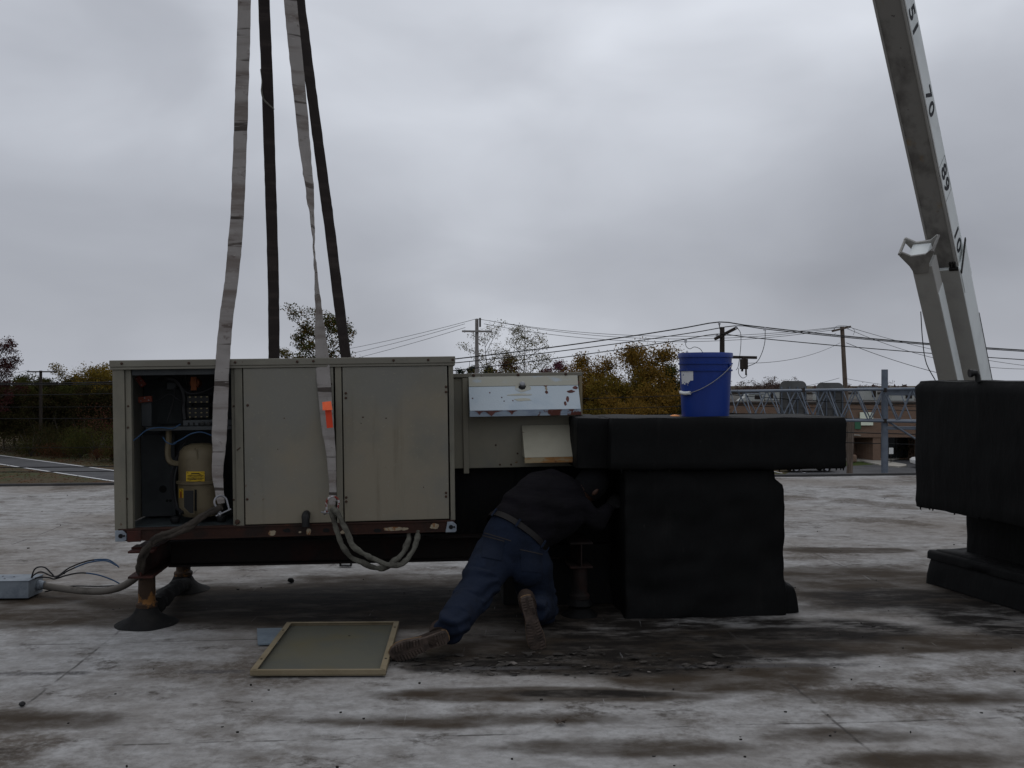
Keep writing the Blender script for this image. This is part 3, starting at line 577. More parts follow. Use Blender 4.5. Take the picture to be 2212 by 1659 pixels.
for (z0, z1, cols) in ((872, 855, 4), (904, 880, 4)):
    a = U(404, z0, .22); b = U(452, z1, .22)
    ct = part('contactor', MB().bb((a.x, .22, a.z), (b.x, .30, b.z)), M_black, unit, bevel=.003)
    for r_ in (0, 1, 2) if z0 > 900 else (0, 1):
        for c_ in range(cols):
            px = a.x + .018 + (b.x - a.x - .03) * c_ / (cols - 1); pz = a.z + .007 + (b.z - a.z - .014) * r_ / (2 if z0 > 900 else 1)
            part('terminal_screw', MB().box((px, .217, pz), (.009, .006, .006)), M_brass, ct, smooth=0)
p = U(421, 828, .25); cp = part('run_capacitor', MB().lathe([(.026, 0), (.030, .004), (.030, .05), (.026, .055)], (p.x, .3, p.z), 18, Matrix.Rotation(R(90), 3, 'X')), M_orange, unit)
part('capacitor_band', MB().bb((p.x - .02, .236, p.z - .042), (p.x + .012, .243, p.z + .036)), M_orange, cp)
for dx, dy, rot, wx in ((314, 863, 5, .075), (304, 824, -55, .065)):
    p = U(dx, dy, .18); tb = part('terminal_block', MB().box((p.x, .18, p.z), (wx, .02, .034), Matrix.Rotation(R(-rot), 3, 'Y')), M_redblock, unit, bevel=.002)
    for i in range(3):
        q = Matrix.Rotation(R(-rot), 3, 'Y') @ V(-.022 + .022 * i, -.012, .007 if i % 2 else -.007)
        part('terminal_screw', MB().box((p.x + q.x, .18 + q.y, p.z + q.z), (.006, .004, .006)), M_steel, tb, smooth=0)
a = U(362, 838, .3); part('transformer', MB().bb((a.x, .28, a.z - .01), (a.x + .055, .33, a.z + .03)), M_inner, unit, bevel=.003)
bp_ = U(395, 880, .44); part('control_backplate', MB().bb((U(325, 0, .44).x, .44, sz + .02), (U(402, 0, .44).x, .448, U(360, 838, .44).z)), M_inner, unit)
def uw(name, pts, r, m_, par=unit): return part(name, MB().tube(smoothpath([U(dx, dy, o) for dx, dy, o in pts], 5), r, 6), m_, par)
uw('wire_harness', [(345, 822, .25), (360, 818, .22), (378, 822, .22), (392, 838, .22), (398, 860, .22), (397, 885, .22), (400, 908, .2)], .014, M_blackwire)
uw('wire_harness', [(392, 838, .22), (410, 850, .21), (440, 846, .22), (475, 828, .24)], .009, M_blackwire)
uw('wire', [(378, 836, .24), (376, 862, .23), (368, 890, .22), (361, 912, .2)], .004, M_blackwire)
uw('wire', [(330, 870, .2), (345, 864, .2), (365, 852, .2), (382, 862, .21), (396, 870, .2)], .003, M_blackwire)
uw('wire', [(430, 812, .24), (410, 806, .23), (400, 815, .23), (404, 832, .24)], .003, M_blackwire)
uw('blue_wire', [(281, 958, .03), (300, 943, .06), (318, 929, .10), (345, 924, .12), (372, 926, .13), (390, 917, .15)], .0032, M_bluewire)
uw('blue_wire', [(375, 958, .12), (393, 949, .11), (412, 938, .11), (435, 934, .12), (460, 942, .14)], .0035, M_bluewire)
uw('blue_wire', [(352, 945, .15), (360, 956, .13), (375, 960, .12), (386, 952, .13)], .003, M_bluewire)
# compressor
cc = U(434, 1040, 0.24); zc0 = zr + 0.002; ztop = U(434, 957, .24).z; zf = U(434, 1043, .14).z; rc = .128
prof = [(rc * .80, zc0 + .03), (rc * .97, zc0 + .06), (rc, zc0 + .09), (rc, zf - .012), (rc + .009, zf - .008), (rc + .009, zf + .006), (rc - .004, zf + .009), (rc - .006, ztop - .085), (rc * .9, ztop - .045), (rc * .72, ztop - .018), (rc * .4, ztop - .003), (rc * .02, ztop)]
comp = part('compressor', MB().lathe(prof, (cc.x, .24, 0), 40), M_comp, unit)
def on_can(dx, dy, r=rc):                                   # a point on the can's skin
    o = UMi @ V(0, 0, EYE); d = UMi.to_3x3() @ V((dx - 1106) * K, 1, -(dy - 830) * K)
    A = d.x ** 2 + d.y ** 2; ox, oy = o.x - cc.x, o.y - .24; B = ox * d.x + oy * d.y; C = ox * ox + oy * oy - r * r
    t = (-B - math.sqrt(max(B * B - A * C, 0))) / A; return o + d * t
def decal(dx0, dx1, dy0, dy1, m_, name, par, r=rc, n=6, cut=0):
    top_, bot_ = [], []
    for i in range(n + 1):
        dx = dx0 + (dx1 - dx0) * i / n; a = on_can(dx, dy0, r); b = on_can(dx, dy1 - (cut * max(0, 1 - i / n * 1.6)), r); top_.append(a); bot_.append(b)
    mb = MB(); n2 = n + 1; mb.add(top_ + bot_, [(i, i + 1, n2 + i + 1, n2 + i) for i in range(n)]); return part(name, mb, m_, par)
lab = decal(402, 442, 1019, 1040.5, M_yellow, 'warning_label', comp, rc + .001)
M_ink = mat('label_ink', (0.05, 0.035, 0.01), 0.8)
decal(413, 431, 1022.2, 1025.0, M_ink, 'label_heading', comp, rc + .002)
for i in range(4): decal(405, 440 - 3 * (i % 2), 1027 + 3.1 * i, 1028.3 + 3.1 * i, M_ink, 'label_line', comp, rc + .002)
decal(386.5, 396, 1056, 1076, M_yellow, 'caution_sticker', comp, rc + .001); decal(388, 393, 1062, 1076, M_orange, 'caution_sticker_print', comp, rc + .002)
decal(396, 420, 1058.5, 1111, M_comp, 'terminal_box', comp, rc + .022, cut=14); decal(397.5, 418, 1060, 1109, M_black, 'terminal_cover', comp, rc + .028, cut=13)
decal(419, 425, 1058, 1104, M_hole, 'terminal_box_edge', comp, rc + .004)
p = on_can(424, 976, rc - .02); part('lifting_loop', MB().tube([p + V(-.008, .01, .02), p + V(-.008, -.012, .022), p + V(.004, -.014, .02), p + V(.010, -.012, -.03), p + V(.006, -.01, -.05), p + V(-.01, -.008, -.05)], .004, 6), M_comp, comp)
uw('suction_pipe', [(364, 925, .20), (364, 950, .20), (362, 975, .20), (364, 992, .20), (371, 1000, .20), (384, 1002, .21), (396, 1002, .22)], .017, M_comp, comp)
uw('pipe', [(400, 955, .25), (391, 968, .24), (384, 985, .23), (381, 1000, .24)], .008, M_blackwire, comp)
uw('cable_bundle', [(385, 985, .22), (374, 1010, .2), (370, 1040, .19), (373, 1070, .19), (380, 1095, .18), (396, 1108, .14)], .010, M_blackwire, comp)
uw('cable_bundle', [(390, 985, .22), (380, 1020, .2), (377, 1050, .19), (381, 1085, .18), (390, 1112, .16)], .007, M_blackwire, comp)
for sx in (-1, 1): part('mounting_foot', MB().lathe([(.022, 0), (.028, .012), (.028, .028), (.02, .034)], (cc.x + sx * .13, .17, zc0), 12), M_black, comp)

# economizer section on the unit's end, set back, with two hoods
SB = 0.34
eco_x0, eco_x1 = U(1001, 900, SB).x, U(1257, 900, SB).x
ez0, ez1 = U(1120, 1010, SB).z, U(1120, 806, SB).z
eco = part('economizer_section', MB().bb((W + 0.002, SB, ez0), (eco_x1, D - .05, ez1 - 0.026)), M_hoodpanel, unit, bevel=.004)
ub('section_cap', (W + 0.004, SB - .016, ez1 - .024), (eco_x1 + .004, D - .04, ez1), M_cap, eco)
ub('section_flange', (eco_x0 - .004, SB - .014, ez0 - .03), (U(1011.5, 900, SB).x, SB - .001, ez1 - .026), M_post, eco)
ub('section_flange', (U(1250.5, 900, SB).x, SB - .02, U(1254, 897, SB).z), (eco_x1 + .002, SB - .001, ez1 - .026), M_panellip, eco)
for dx in (1023, 1119, 1222): p = U(dx, 809.5, SB - .016); o = link('screw', scr_me, eco); o.location = (p.x, SB - .0165, ez1 - .012); o.scale = (1.25, 1.25, 1.25)
for dx, dy in ((1006, 818), (1071, 962), (1118, 980), (1080, 1004), (1104, 1004)): screw(dx, dy, eco, SB, 0, .8)
PJ = .13                                                     # projection of the upper hood
h0, h1 = U(1013, 850, SB - PJ * .4).x, U(1250, 850, SB - PJ * .4).x
hz1, hzl, hz0 = U(1130, 813, SB).z, U(1130, 886, SB - PJ).z, U(1130, 899, SB - PJ).z
t2 = 1.0 - 0.30; zm = hz1 + (hzl - hz1) * .30; ym = SB - PJ * .30
hood = part('upper_hood', MB().prism([(h0, ym, zm), (h0, SB - PJ, hzl), (h0, SB - PJ + .012, hzl), (h0, SB - .002, hz0 + .02), (h0, SB - .002, zm)], (h1 - h0, 0, 0)), M_hood, eco, bevel=.002)
part('hood_upper_band', MB().prism([(h0, SB - .018, hz1), (h0, ym - .001, zm + .001), (h0, SB - .003, zm + .001), (h0, SB - .003, hz1)], (h1 - h0, 0, 0)), M_hoodtop, eco, bevel=.002)
part('hood_lip', MB().prism([(h0 - .001, SB - PJ - .003, hzl - .001), (h0 - .001, SB - PJ - .001, hz0), (h0 - .001, SB - PJ + .01, hz0), (h0 - .001, SB - PJ + .008, hzl - .001)], (h1 - h0 + .002, 0, 0)), M_lip, eco, bevel=.001)
hn = V(0, hzl - zm, PJ * .7).normalized(); hn = V(0, -abs(hn.y), abs(hn.z)) if True else hn
def on_hood(dx, dy):
    o = UMi @ V(0, 0, EYE); d = UMi.to_3x3() @ V((dx - 1106) * K, 1, -(dy - 830) * K)
    a = V(0, ym, zm); nn = V(0, (hzl - zm), PJ * .7).normalized(); nn = nn if nn.y < 0 else -nn
    return o + d * ((a - o).dot(nn) / d.dot(nn)), nn
def hblot(dx, dy, rx, ry, m_, sd, name='rust_patch', th=0.0015):
    p, nn = on_hood(dx, dy); e1 = V(1, 0, 0); e2 = nn.cross(e1); pts = []
    for i in range(14):
        a = i / 14 * 6.2832; q = 1 + .4 * noise.noise(V(math.cos(a) * 1.3 + sd, math.sin(a) * 1.3, sd * 1.7))
        pts.append(p + e1 * rx * q * math.cos(a) + e2 * ry * q * math.sin(a) + nn * th)
    return part(name, MB().prism(pts, nn * -.0012), m_, eco, smooth=0)
M_hrust = mat('dark_red_rust', (0.11, 0.045, 0.04), 0.9, layers=[(40, (1, 1, 1), (0.06, 0.025, 0.02), .5, .6)])
for q in ((1179, 833, .012, .010, 1), (1181, 848, .011, .011, 2), (1246, 826, .014, .014, 3), (1243, 838, .016, .012, 4), (1234, 846, .022, .010, 5), (1226, 862, .010, .020, 6), (1221, 872, .008, .016, 7), (1021, 861, .005, .005, 8), (1084, 859, .004, .004, 9), (1089, 867, .004, .004, 10), (1108, 866, .004, .004, 11), (1058, 849, .004, .004, 12), (1240, 827, .010, .006, 13)):
    hblot(q[0], q[1], q[2], q[3], M_hrust, q[4])
hblot(1180, 840, .006, .018, M_chip, 14)
hblot(1126, 853, .075, .008, M_hoodtop, 15, 'worn_patch'); hblot(1128, 864, .05, .011, M_hoodtop, 17, 'worn_patch')
hblot(1128, 838, .045, .03, M_hoodtop, 16, 'latch_plate')
for dx, w_ in ((1036, .03), (1062, .07), (1106, .035), (1192, .012)):
    p = U(dx, 889, SB - PJ - .004); part('rust_patch', MB().prism([(p.x - w_, SB - PJ - .0045, hzl - .002), (p.x + w_, SB - PJ - .0045, hzl - .002), (p.x + w_ * .3, SB - PJ - .0045, hzl - .012), (p.x, SB - PJ - .0045, hzl - .02 - w_ * .2), (p.x - w_ * .5, SB - PJ - .0045, hzl - .008)], (0, .001, 0)), M_hrust, eco, smooth=0)
p, nn = on_hood(1128, 833)
part('latch_stud', MB().lathe([(.017, 0), (.017, .014), (.015, .022), (.011, .025)], p, 16, nn.to_track_quat('Z', 'Y').to_matrix()), M_steel, eco)
hblot(1128, 837, .022, .018, M_grease, 21, 'grease_ring', .002)
# lower hood
P2 = .16
l0, l1 = U(1130, 960, SB - P2 * .5).x, U(1246, 960, SB - P2 * .5).x
lz1, lzl, lz0 = U(1190, 918, SB).z, U(1190, 988, SB - P2).z, U(1190, 1000, SB - P2).z
part('lower_hood', MB().prism([(l0, SB - .003, lz1), (l0, SB - .012, lz1), (l0, SB - P2, lzl), (l0, SB - P2 + .006, lzl), (l0, SB - .003, lz0 + .03)], (l1 - l0, 0, 0)), M_hood2, eco, bevel=.002)
part('hood_lip', MB().prism([(l0, SB - P2 - .002, lzl - .001), (l0, SB - P2, lz0), (l0, SB - P2 + .01, lz0), (l0, SB - P2 + .008, lzl - .001)], (l1 - l0, 0, 0)), M_rustlip, eco, bevel=.001)
# ================================================================== STAND
st0 = V(-2.05, 5.14, 0); stand = thing('steel_equipment_stand', 'rusty red steel beam stand on tarred pipe legs under the hoisted unit', 'steel stand', st0, (0, 0, R(6.5)))
def ibeam(mb, a, b, w_, h_, z1):                            # beam between two plan points, top at z1
    a = V(*a, 0); b = V(*b, 0); d = (b - a); l = d.length; M = Matrix.Rotation(math.atan2(d.y, d.x), 3, 'Z'); c = (a + b) / 2
    mb.box(c + V(0, 0, z1 - .006), (l, w_, .012), M); mb.box(c + V(0, 0, z1 - h_ + .006), (l, w_, .012), M); mb.box(c + V(0, 0, z1 - h_ / 2), (l, .009, h_ - .024), M)
    return mb
for x in (0.0, 2.47):
    part('cross_beam', ibeam(MB(), (x, 0), (x, 1.15), .135, .152, .428), M_redprimer if x == 0 else M_darksteel, stand, bevel=.002)  # right beam in darker steel: its shade put into the colour
for y in (0.36, .98):
    part('long_beam', ibeam(MB(), (.075, y), (2.395, y), .12, .150, .427), M_darksteel, stand, bevel=.002)
for x, y in ((0.0, .13), (0.0, 1.0), (2.47, .06), (2.47, 1.0)):
    lg = part('leg', MB().lathe([(.047, 0.0), (.047, .088), (.058, .092), (.060, .112), (.054, .118), (.046, .124), (.045, .160), (.047, .164), (.045, .276)], (x, y, 0), 20), M_legrust if x < 1 else M_darksteel, stand)  # right legs darker: the dark around them put into the colour
    f = 1.0 if x < 1 else .62
    mb = rough_up(MB().lathe([(.172 * f, -.004), (.155 * f, .006), (.120 * f, .020), (.092 * f, .038), (.074, .056), (.064, .074), (.056, .088), (.046, .092)], (x, y, 0), 32), .014, 11, x + y)
    part('leg_flashing', mb, M_tar if x < 1 else M_mastic, lg)  # right flashing blacker, coloured for the shade it stands in
tp_ = rough_up(MB().tube(smoothpath([P(338, 1308, 5.36), P(352, 1296, 5.5), P(368, 1280, 5.72), P(384, 1268, 5.92), P(402, 1262, 6.05)], 6), [.045, .045, .044, .044, .043] * 5, 12), .02, 12, 4)
part('tarred_pipe', tp_, M_tar, stand, True)
part('bearing_plate', MB().bb((-.07, .075, .4285), (.07, .18, .4365)), M_redprimer, stand)

# ================================================================== SLINGS
hook = V((548 - 1106) * K * 5.7, 5.7, 1.35 + 1605 * K * 5.7)
def path3(rows, Yb, zb, Yfix=None):                         # rows (dx, dy): depth runs to the crane hook as the sling climbs
    res = []
    for dx, dy in rows:
        Y = Yb
        for _ in range(8):
            z = P(dx, dy, Y).z; Y = Yb + (hook.y - Yb) * max(0, z - zb) / (hook.z - zb)
        res.append(P(dx, dy, Y))
    return res
def ribbon(pts, ws, tw, th, sub=6, wrinkle=.004, sd=0):
    n = len(pts); q = smoothpath(pts, sub); m_ = len(q); mb = MB(); rings = []
    for i, p in enumerate(q):
        f = min(i / sub, n - 1.0001); k_ = int(f); t = f - k_; t = t * t * (3 - 2 * t)
        wd = ws[k_] * (1 - t) + ws[k_ + 1] * t; a = R(tw[k_] * (1 - t) + tw[k_ + 1] * t)
        d = (q[min(i + 1, m_ - 1)] - q[max(i - 1, 0)]).normalized(); u = V(1, 0, 0); u = (u - d * u.dot(d)).normalized(); v_ = d.cross(u)
        s_ = u * math.cos(a) + v_ * math.sin(a); nn = u * -math.sin(a) + v_ * math.cos(a)
        ring = []
        for x in (-.5, -.46, -.25, 0, .25, .46, .5):
            o = nn * (wrinkle * noise.noise(V(x * 2.5 + sd, p.z * 9, sd * 3.1)) + wrinkle * .8 * noise.noise(V(x + sd, p.z * 26, 3))); ring.append(p + s_ * (x * wd + .0018 * noise.noise(V(sd, p.z * 45, x))) + o + nn * th / 2 * (1 if abs(x) < .48 else .4))
        for x in (.5, .46, .25, 0, -.25, -.46, -.5):
            o = nn * (wrinkle * noise.noise(V(x * 2.5 + sd, p.z * 9, sd * 3.1)) + wrinkle * .8 * noise.noise(V(x + sd, p.z * 26, 3))); ring.append(p + s_ * (x * wd + .0018 * noise.noise(V(sd, p.z * 45, x))) + o - nn * th / 2 * (1 if abs(x) < .48 else .4))
        rings.append(ring)
    return mb.rings(rings)
sl1 = thing('webbing_sling', 'dirty white webbing sling hanging in front of the open compressor bay', 'sling', P(473, 1080, 5.05))
rows = [(478, 1088), (474, 1062), (470, 1020), (473, 970), (474, 930), (477, 870), (480, 800), (484, 740), (491, 670), (501, 600), (508, 520), (513.5, 440), (517, 350), (521, 240), (525, 120), (528, 0), (534, -240), (541, -520), (548, -775)]
wsl = [.040, .046, .060, .072, .082, .082, .078, .078, .077] + [.077] * 10
part('webbing', ribbon(path3(rows, 5.075, .5), wsl, [10, 8, 5, 2, 0] + [0] * 14, .006, 8, .006, 1), M_strap, sl1, True, 60)
sl2 = thing('webbing_sling', 'dirty white webbing sling with an orange tag, twisted once above the unit', 'sling', P(718, 1090, 5.12))
rows2 = [(717, 1092), (719, 1060), (717, 1010), (714, 970), (708.5, 930), (704, 880), (700, 830), (696.5, 780), (692, 725), (687, 660), (682.5, 600), (678.5, 540), (675.5, 490), (670.5, 430), (664, 370), (655, 280), (643, 160), (635, 80), (627, 0), (606, -220), (577, -480), (548, -775)]
tw2 = [186, 184, 182, 180, 180, 180, 180, 178, 150, 128, 112, 99, 88, 70, 58, 40, 28, 24, 22, 12, 6, 0]
ws2 = [.036, .040, .046, .056, .068, .074, .076, .077] + [.077] * 14
pts2 = path3(rows2, 5.16, .5)
part('webbing', ribbon(pts2, ws2, tw2, .006, 8, .006, 2), M_strap, sl2, True, 60)
mb = MB(); f0 = [P(696, 869, 5.142), P(715, 867, 5.142), P(718, 886, 5.125), P(697, 887, 5.12)]; mb.prism(f0, (0, .002, 0)); part('tag', mb, M_tag, sl2, True, 0)
mb = MB(); f1 = [P(702, 886, 5.146), P(716, 886, 5.146), P(719.5, 924, 5.152), P(706, 925.5, 5.152)]; mb.prism(f1, (0, .002, 0)); part('tag', mb, mat('red_orange_tag', (0.60, 0.055, 0.02), .5), sl2, True, 0)
sl3 = thing('webbing_sling', 'dark soiled sling rising from behind the unit, nearly vertical', 'sling', P(592, 780, 6.25))  # webbing coloured darker than the front slings
r3 = [(594, 960), (593, 860), (592, 775), (591, 640), (587.5, 500), (583, 360), (577.5, 180), (570, 0), (560, -350), (548, -775)]
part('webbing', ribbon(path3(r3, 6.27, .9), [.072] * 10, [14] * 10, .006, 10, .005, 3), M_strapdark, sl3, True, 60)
mb = MB().tube(smoothpath([P(563, 150, 6.0), P(566, 175, 5.985), P(565, 195, 5.985), P(569, 214, 5.98), P(580, 226, 5.98), P(592, 237, 5.985)], 5), [.004] * 10 + [.006] * 10 + [.005] * 6, 5); part('frayed_thread', mb, M_rope, sl3, True)
sl4 = thing('webbing_sling', 'dark soiled sling slanting up from behind the unit, beside the green tree', 'sling', P(748, 780, 6.3))  # webbing coloured darker than the front slings
r4 = [(771, 950), (759, 860), (747.5, 775), (729, 630), (713, 500), (697, 380), (672, 190), (648, 0), (603, -350), (548, -775)]
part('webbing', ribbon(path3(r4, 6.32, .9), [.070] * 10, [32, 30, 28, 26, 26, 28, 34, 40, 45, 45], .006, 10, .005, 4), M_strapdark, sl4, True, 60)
# shackles
def shackle(c, M, label, red):
    t = thing('shackle', label, 'shackle', c)
    pts = []
    for i in range(15):
        a = R(-20 + 220 * i / 14); pts.append(c + M @ V(.034 * math.cos(a), 0, .036 * math.sin(a) + .012))
    pts = [c + M @ V(.024, 0, -.042)] + pts + [c + M @ V(-.024, 0, -.042)]
    part('bow', MB().tube(smoothpath(pts, 2), .006, 8), red, t, True)
    part('pin', MB().tube([c + M @ V(-.055, 0, -.044), c + M @ V(.034, 0, -.044)], .005, 8), M_steel, t, True)
    part('pin_collar', MB().tube([c + M @ V(-.040, 0, -.044), c + M @ V(-.030, 0, -.044)], .013, 10), M_steel, t, True)
    return t
M_redsteel = mat('worn_red_shackle_paint', (0.20, 0.035, 0.025), .5, .3, layers=[(30, (1, 1, 1), (.45, .44, .44), .5, .56)])
shackle(P(479, 1090, 5.045), Matrix.Rotation(R(-25), 3, 'Y') @ Matrix.Rotation(R(35), 3, 'Z'), 'bright steel shackle joining the white sling below the open compressor bay', M_steel)
shackle(P(718, 1092, 5.125), Matrix.Rotation(R(8), 3, 'Y') @ Matrix.Rotation(R(10), 3, 'Z'), 'worn red and steel shackle below the orange-tagged sling', M_redsteel)
# round slings below
rs1 = thing('round_sling', 'brown grey round sling drawn left from its shackle over the beam end', 'sling', P(340, 1180, 5.1))
for k_, (o, r_) in enumerate(((0, .0145), (8, .0135), (3.5, .0135))):
    pts = [P(478, 1094 + o * .3, 5.03), P(452, 1106 + o * .6, 5.03), P(420, 1126 + o * .8, 5.04), P(388, 1143 + o, 5.06), P(352, 1155 + o, 5.08), P(332, 1166 + o, 5.10), P(320 - 4 * k_, 1186, 5.10 - .018 * k_), P(310 - 4 * k_, 1210, 5.11 - .01 * k_), P(305 - 3 * k_, 1232, 5.15), P(306, 1250, 5.24)]
    mb = MB().tube(smoothpath(pts, 6), r_, 10); part('strand', rough_up(mb, .014, 16, k_ * 4), M_ropeb, rs1, True)
rs2 = thing('round_sling', 'grey green round sling looping slack under the unit rail', 'sling', P(830, 1225, 5.15))
for k_, pts in enumerate(([P(719, 1097, 5.11), P(733, 1116, 5.09), P(749, 1150, 5.08), P(764, 1180, 5.09), P(788, 1198, 5.10), P(818, 1213, 5.12), P(848, 1222, 5.15), P(872, 1215, 5.19), P(890, 1195, 5.23), P(900, 1170, 5.27), P(903, 1148, 5.31)],
                          [P(715, 1100, 5.13), P(723, 1132, 5.12), P(736, 1172, 5.12), P(754, 1200, 5.13), P(780, 1214, 5.14), P(812, 1228, 5.16), P(838, 1224, 5.18), P(858, 1208, 5.22), P(872, 1192, 5.26), P(881, 1172, 5.29), P(884, 1150, 5.32)])):
    mb = MB().tube(smoothpath(pts, 7), .0150, 10); part('strand', rough_up(mb, .012, 19, 3 + k_ * 5), M_rope, rs2, True)

# ================================================================== BLACK DUCTS
dA = V(.385, 5.30, 0)
duct = thing('black_duct', 'black mastic coated duct with wide box top carrying the blue bucket', 'duct', dA, (0, 0, R(5)))
part('duct_box', rough_up(loft_block([(.858, 0.185, 1.565, .0, .62), (.872, .178, 1.572, -.008, .62), (1.0, .18, 1.572, -.004, .62), (1.12, .178, 1.574, -.008, .62), (1.14, .182, 1.57, -.004, .62)], .03, .012, 26), .012, 4.4, 2), M_mastic, duct, smooth=42)
part('duct_neck', rough_up(loft_block([(.862, .0, .2, .10, .60), (1.139, .0, .2, .075, .60)], .03, .012, 8), .010, 5.4, 3), M_mastic, duct, smooth=50)
part('duct_riser', rough_up(loft_block([(-.01, .27, 1.240, .05, .60), (.30, .27, 1.235, .06, .60), (.52, .27, 1.228, .055, .60), (.70, .27, 1.232, .05, .60), (.76, .27, 1.222, .055, .60), (.795, .27, 1.175, .06, .6), (.84, .27, 1.165, .06, .60)], .03, .022, 22), .034, 4.2, 5), M_mastic, duct, smooth=60)
part('duct_curb', rough_up(loft_block([(.0, .30, 1.335, .085, .70), (.09, .30, 1.318, .085, .68), (.145, .30, 1.305, .09, .66), (.16, .31, 1.27, .10, .62)], .025, .04, 20), .018, 5.0, 8), M_mastic, duct, smooth=60)
part('duct_connector', rough_up(loft_block([(.30, -.74, .32, .50, .95), (.84, -.74, .32, .50, .95)], .05, .02, 14), .012, 4.0, 9), M_mastic, duct, smooth=50)
part('duct_base', rough_up(loft_block([(.0, -.40, .32, .42, 1.0), (.34, -.40, .32, .46, .98)], .04, .03, 10), .016, 4.0, 31), M_mastic, duct, smooth=50)  # black block added to fill the gap under the connector
def drips(par, a, b, n, sd):                                 # ragged threads of mastic under an edge
    rg = random.Random(sd); mb = MB()
    for i in range(n):
        p = Vector(a).lerp(Vector(b), rg.random()); l = rg.uniform(.004, .022); mb.tube([p + V(0, 0, .012), p + V(rg.uniform(-.004, .004), 0, -l * .5), p + V(rg.uniform(-.008, .008), 0, -l)], [rg.uniform(.005, .011), .004, .001], 5)
    tag(part('mastic_drips', mb, M_mastic, par), kind='stuff')
drips(duct, (.2, .004, .856), (1.56, .004, .856), 9, 3); drips(duct, (1.565, .01, .856), (1.565, .6, .856), 6, 4)
def tar_patch(cx, cy, rx, ry, sd, par, name='tar_patch', n=90, z=.006):
    mb = MB(); pts = []
    for i in range(n):
        a = i / n * 6.28318; q = 1 + .22 * noise.noise(V(math.cos(a) * 1.6 + sd, math.sin(a) * 1.6, sd)) + .07 * noise.noise(V(math.cos(a) * 7 + sd, math.sin(a) * 7, sd)) + .05 * noise.noise(V(math.cos(a) * 19, math.sin(a) * 19, sd))
        pts.append((cx + rx * q * math.cos(a), cy + ry * q * math.sin(a)))
    vs = [(x, y, -.004) for x, y in pts] + [(cx + (x - cx) * .985, cy + (y - cy) * .97, z) for x, y in pts] + [(cx + (x - cx) * .6, cy + (y - cy) * .6, z + .008) for x, y in pts] + [(cx, cy, z + .01)]
    fs = [(i, (i + 1) % n, n + (i + 1) % n, n + i) for i in range(n)] + [(n + i, n + (i + 1) % n, 2 * n + (i + 1) % n, 2 * n + i) for i in range(n)] + [(2 * n + i, 2 * n + (i + 1) % n, 3 * n) for i in range(n)]
    mb.add(vs, fs); return part(name, mb, M_tar, par, smooth=70)
dB = V(2.72, 6.3, 0)
duct2 = thing('black_duct', 'tall black mastic coated duct standing alone at the right, in front of the crane', 'duct', dB, (0, 0, R(14.5)))
drips(duct2, (.006, -1.5, .522), (.006, -.03, .522), 7, 5)
part('duct_box', rough_up(loft_block([(.525, .01, 1.25, -1.6, .0), (.57, 0, 1.26, -1.61, .0), (.9, .0, 1.26, -1.61, .0), (1.33, 0, 1.26, -1.61, 0), (1.352, .02, 1.25, -1.6, -.015)], .04, .02, 26), .013, 4.0, 12), M_mastic, duct2, smooth=45)
part('duct_riser', rough_up(loft_block([(.20, .31, 1.15, -1.5, -.1), (.53, .31, 1.15, -1.5, -.1)], .03, .04, 20), .012, 4.0, 15), M_mastic, duct2, smooth=70)
part('duct_curb', rough_up(loft_block([(.0, .10, 1.3, -1.68, .03), (.12, .12, 1.28, -1.66, .02), (.19, .14, 1.27, -1.65, .01), (.212, .15, 1.26, -1.64, .0)], .025, .04, 22), .020, 4.0, 19), M_mastic, duct2, smooth=70)
part('curb_cap', rough_up(loft_block([(.165, .115, 1.29, -1.67, .035), (.205, .115, 1.29, -1.67, .035)], .02, .03, 20), .012, 5.0, 21), M_mastic, duct2, smooth=70)
mb = MB().tube([P(2112, 826, 5.75), P(2111.5, 812, 5.75), P(2108, 806, 5.75), P(2098, 806.5, 5.75)], [.016, .016, .020, .021], 10); mb.tube([P(2099, 806.5, 5.75), P(2094, 806.8, 5.75)], .026, 10)
vent = thing('vent_elbow', 'small black pipe elbow poking up from the tall right duct', 'pipe', P(2112, 826, 5.75)); part('elbow', mb, M_black, vent, True)

# ================================================================== BUCKET
bc = P(1523.5, 903, 5.58); bz = 1.15
bucket = thing('bucket', 'blue plastic five gallon bucket with torn white label and wire handle', 'bucket', (bc.x, 5.58, bz))
bh = .385; rt, rb2 = .157, .139
def br(z): return rb2 + (rt - rb2) * z / bh
part('shell', MB().lathe([(rb2 - .004, 0), (rb2, .004), (br(bh - .11), bh - .11), (br(bh - .11) + .008, bh - .108), (br(bh - .10) + .008, bh - .1), (br(bh - .098), bh - .098), (br(bh - .07), bh - .07), (br(bh - .07) + .007, bh - .068), (br(bh - .06) + .007, bh - .06), (br(bh - .058), bh - .058), (br(bh - .03), bh - .03), (br(bh - .03) + .006, bh - .028), (rt + .005, bh - .004), (rt + .002, bh), (rt - .004, bh), (rt - .007, bh - .02), (rb2 - .006, .01)], n=48), M_bucket, bucket)
a0 = R(-62); a1 = a0 + math.pi; zh = bh - .075
def bpt(a, z, e=.0): return V((br(z) + e) * math.cos(a), (br(z) + e) * math.sin(a), z)
q0, q1 = bpt(R(-35), zh, .012), bpt(R(-165), zh - .0, .012)
pts = []
for i in range(15):
    t = i / 14; a = R(-35 - 140 * t); z = zh - .165 * math.sin(math.pi * min(1, t * 0.62)) ** 1.2
    pts.append(bpt(a, z, .014))
part('bail', MB().tube(smoothpath(pts, 3), .0028, 6), M_steel, bucket)
part('grip', MB().tube(smoothpath(pts[10:14], 4), .011, 10), M_white, bucket)
part('handle_ear', MB().lathe([(.016, 0), (.016, .006), (.01, .01)], bpt(R(-35), zh, .0), 12, V(math.cos(R(-35)), math.sin(R(-35)), 0).to_track_quat('Z', 'Y').to_matrix()), M_bucket, bucket)
